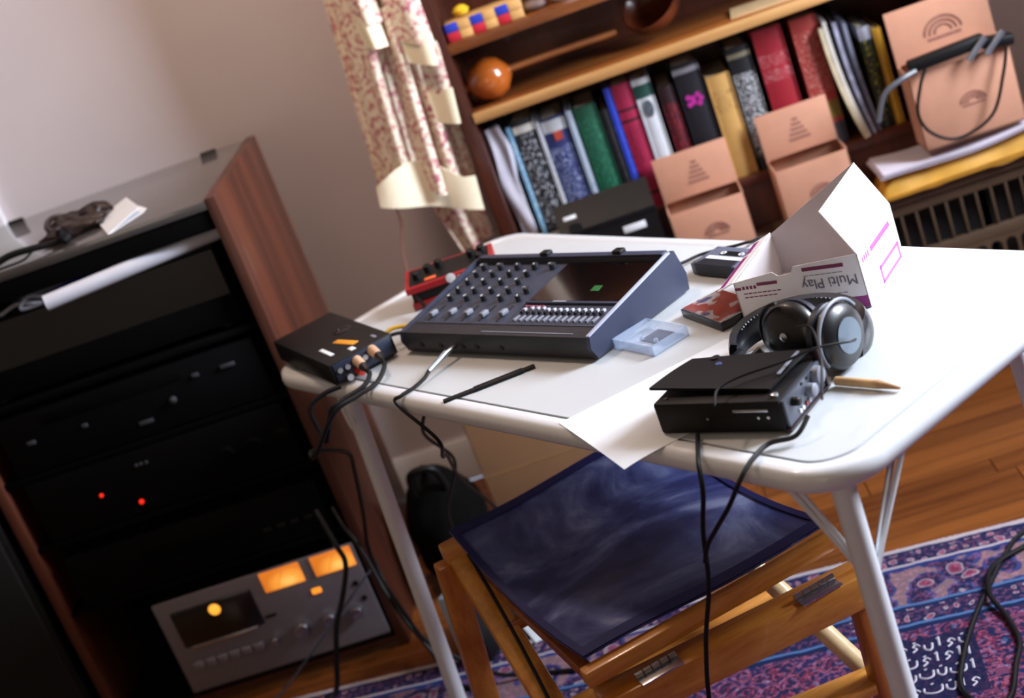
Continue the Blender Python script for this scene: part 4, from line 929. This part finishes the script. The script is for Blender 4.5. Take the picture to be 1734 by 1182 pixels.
MB().tube([rel(p) for p in (T(.462, .07, .013), T(.466, .055, .008), T(.468, .03, .005), T(.466, .005, .004), T(.462, -.006, -.006), (.335, -.40, .66), (.318, -.33, .60), (.30, -.2, .545), (.275, -.05, .44), (.27, .05, .36), (.285, .15, .25), (.30, .2, .15), (.28, .22, .06), (.25, .2, .014), (.2, .1, .014))], .0032, 8, 7).build('lead', m_cable, jk)
cable('dark cable hanging under the left end of the table', [T(.33, .1, -.035), T(.345, .105, -.08), (.262, -.127, .567), (.28, -.05, .47), (.24, .02, .38), (.2, .1, .3), (.18, .17, .2), (.17, .2, .1), (.16, .17, .014)])
e = DL+.052
def dI(x, y_, z): 
    a = TH+R(-9.2); p = Vector(T(.006, .04, .001)); return (p.x+x*math.cos(a)-y_*math.sin(a), p.y+x*math.sin(a)+y_*math.cos(a), p.z+z)
cable('black cable looping from the interface box plugs below the table edge', [dI(DL+.05, .044, .022), dI(DL+.062, .042, .016), dI(DL+.075, .02, .008), dI(DL+.075, -.02, .004), dI(DL+.07, -.045, -.004), dI(DL+.05, -.06, -.045), dI(DL+.025, -.062, -.065), dI(DL+.005, -.06, -.05), dI(DL-.0, -.058, -.01), dI(DL+.01, -.03, .006), dI(DL+.022, .0, .008)], .0042)
cable('second black cable looping from the interface box toward the rack', [dI(DL+.05, .076, .026), dI(DL+.066, .07, .018), dI(DL+.085, .04, .006), dI(DL+.09, 0, .004), dI(DL+.085, -.045, -.004), dI(DL+.05, -.085, -.06), dI(DL+.01, -.09, -.085), dI(DL-.03, -.075, -.09), (.12, -.13, .58), (.093, -.03, .50), (.054, .05, .375), (.022, .1, .277), (.03, .08, .201), (.071, -.02, .17), (.10, -.07, .135), (.143, -.07, .079), (.211, -.09, .03), (.278, -.1, .015), (.36, -.13, .015)], .0042)
cable('black cable running from interface box up to the red pedal', [dI(.245, DD, .03), dI(.25, DD+.02, .028), dI(.24, DD+.06, .012), dI(.23, DD+.1, .01), (.31, .045, .76)], .0035)
cable('yellow cable lying between interface box and red pedal', [dI(.215, DD, .02), dI(.22, DD+.025, .03), dI(.235, DD+.06, .02), dI(.25, DD+.085, .005), dI(.275, DD+.06, .004)], .0038, plain('yellow_cable', '#c8981c', .5))
cable('thick black cable hanging in front of the amber meters', [(-.06, .15, .37), (-.05, .13, .345), (-.036, .10, .303), (-.031, .09, .265), (-.061, .08, .203), (-.095, .07, .149), (-.122, .06, .078), (-.15, .05, .014), (-.2, .0, .014)], .0055)
cable('black cable crossing the top right corner of the cassette deck', [(-.03, .16, .36), (-.013, .12, .333), (.004, .1, .302), (.018, .08, .248), (.033, .05, .189), (.06, -.0, .15), (.09, -.03, .09), (.12, -.06, .02), (.2, -.12, .014)], .0038)
cable('thin grey cable slanting across the bottom of the cassette deck', [(.0, .13, .215), (-.04, .12, .190), (-.093, .11, .15), (-.158, .10, .105), (-.25, .09, .04), (-.3, .08, .014)], .0026, plain('grey_blue_cable', '#3a4358', .5))
cable('black cable coiled on the rug at the right', [(1.36, -.08, .014), (1.225, -.125, .014), (1.172, -.18, .014), (1.122, -.256, .014), (1.072, -.338, .014), (1.028, -.427, .014), (.999, -.516, .014), (1.02, -.58, .014), (1.06, -.575, .014), (1.094, -.497, .014), (1.118, -.438, .014), (1.119, -.361, .016), (1.112, -.294, .022), (1.143, -.212, .02), (1.23, -.165, .014), (1.36, -.13, .014)], .0048)
cable('black cable trailing behind the mixer over the far table edge', [T(.64, .40, .06), T(.645, .42, .05), T(.65, .47, .015), T(.655, .53, .006), T(.70, .565, .006), T(.72, .58, .006), T(.73, .615, -.01), T(.735, .622, -.12), T(.735, .62, -.3)], .0028)
cable('black cable running down beside the stool legs', [(.31, -.40, .45), (.33, -.455, .42), (.36, -.53, .33), (.385, -.60, .22), (.40, -.66, .1), (.40, -.72, .016), (.36, -.8, .014)], .0032)
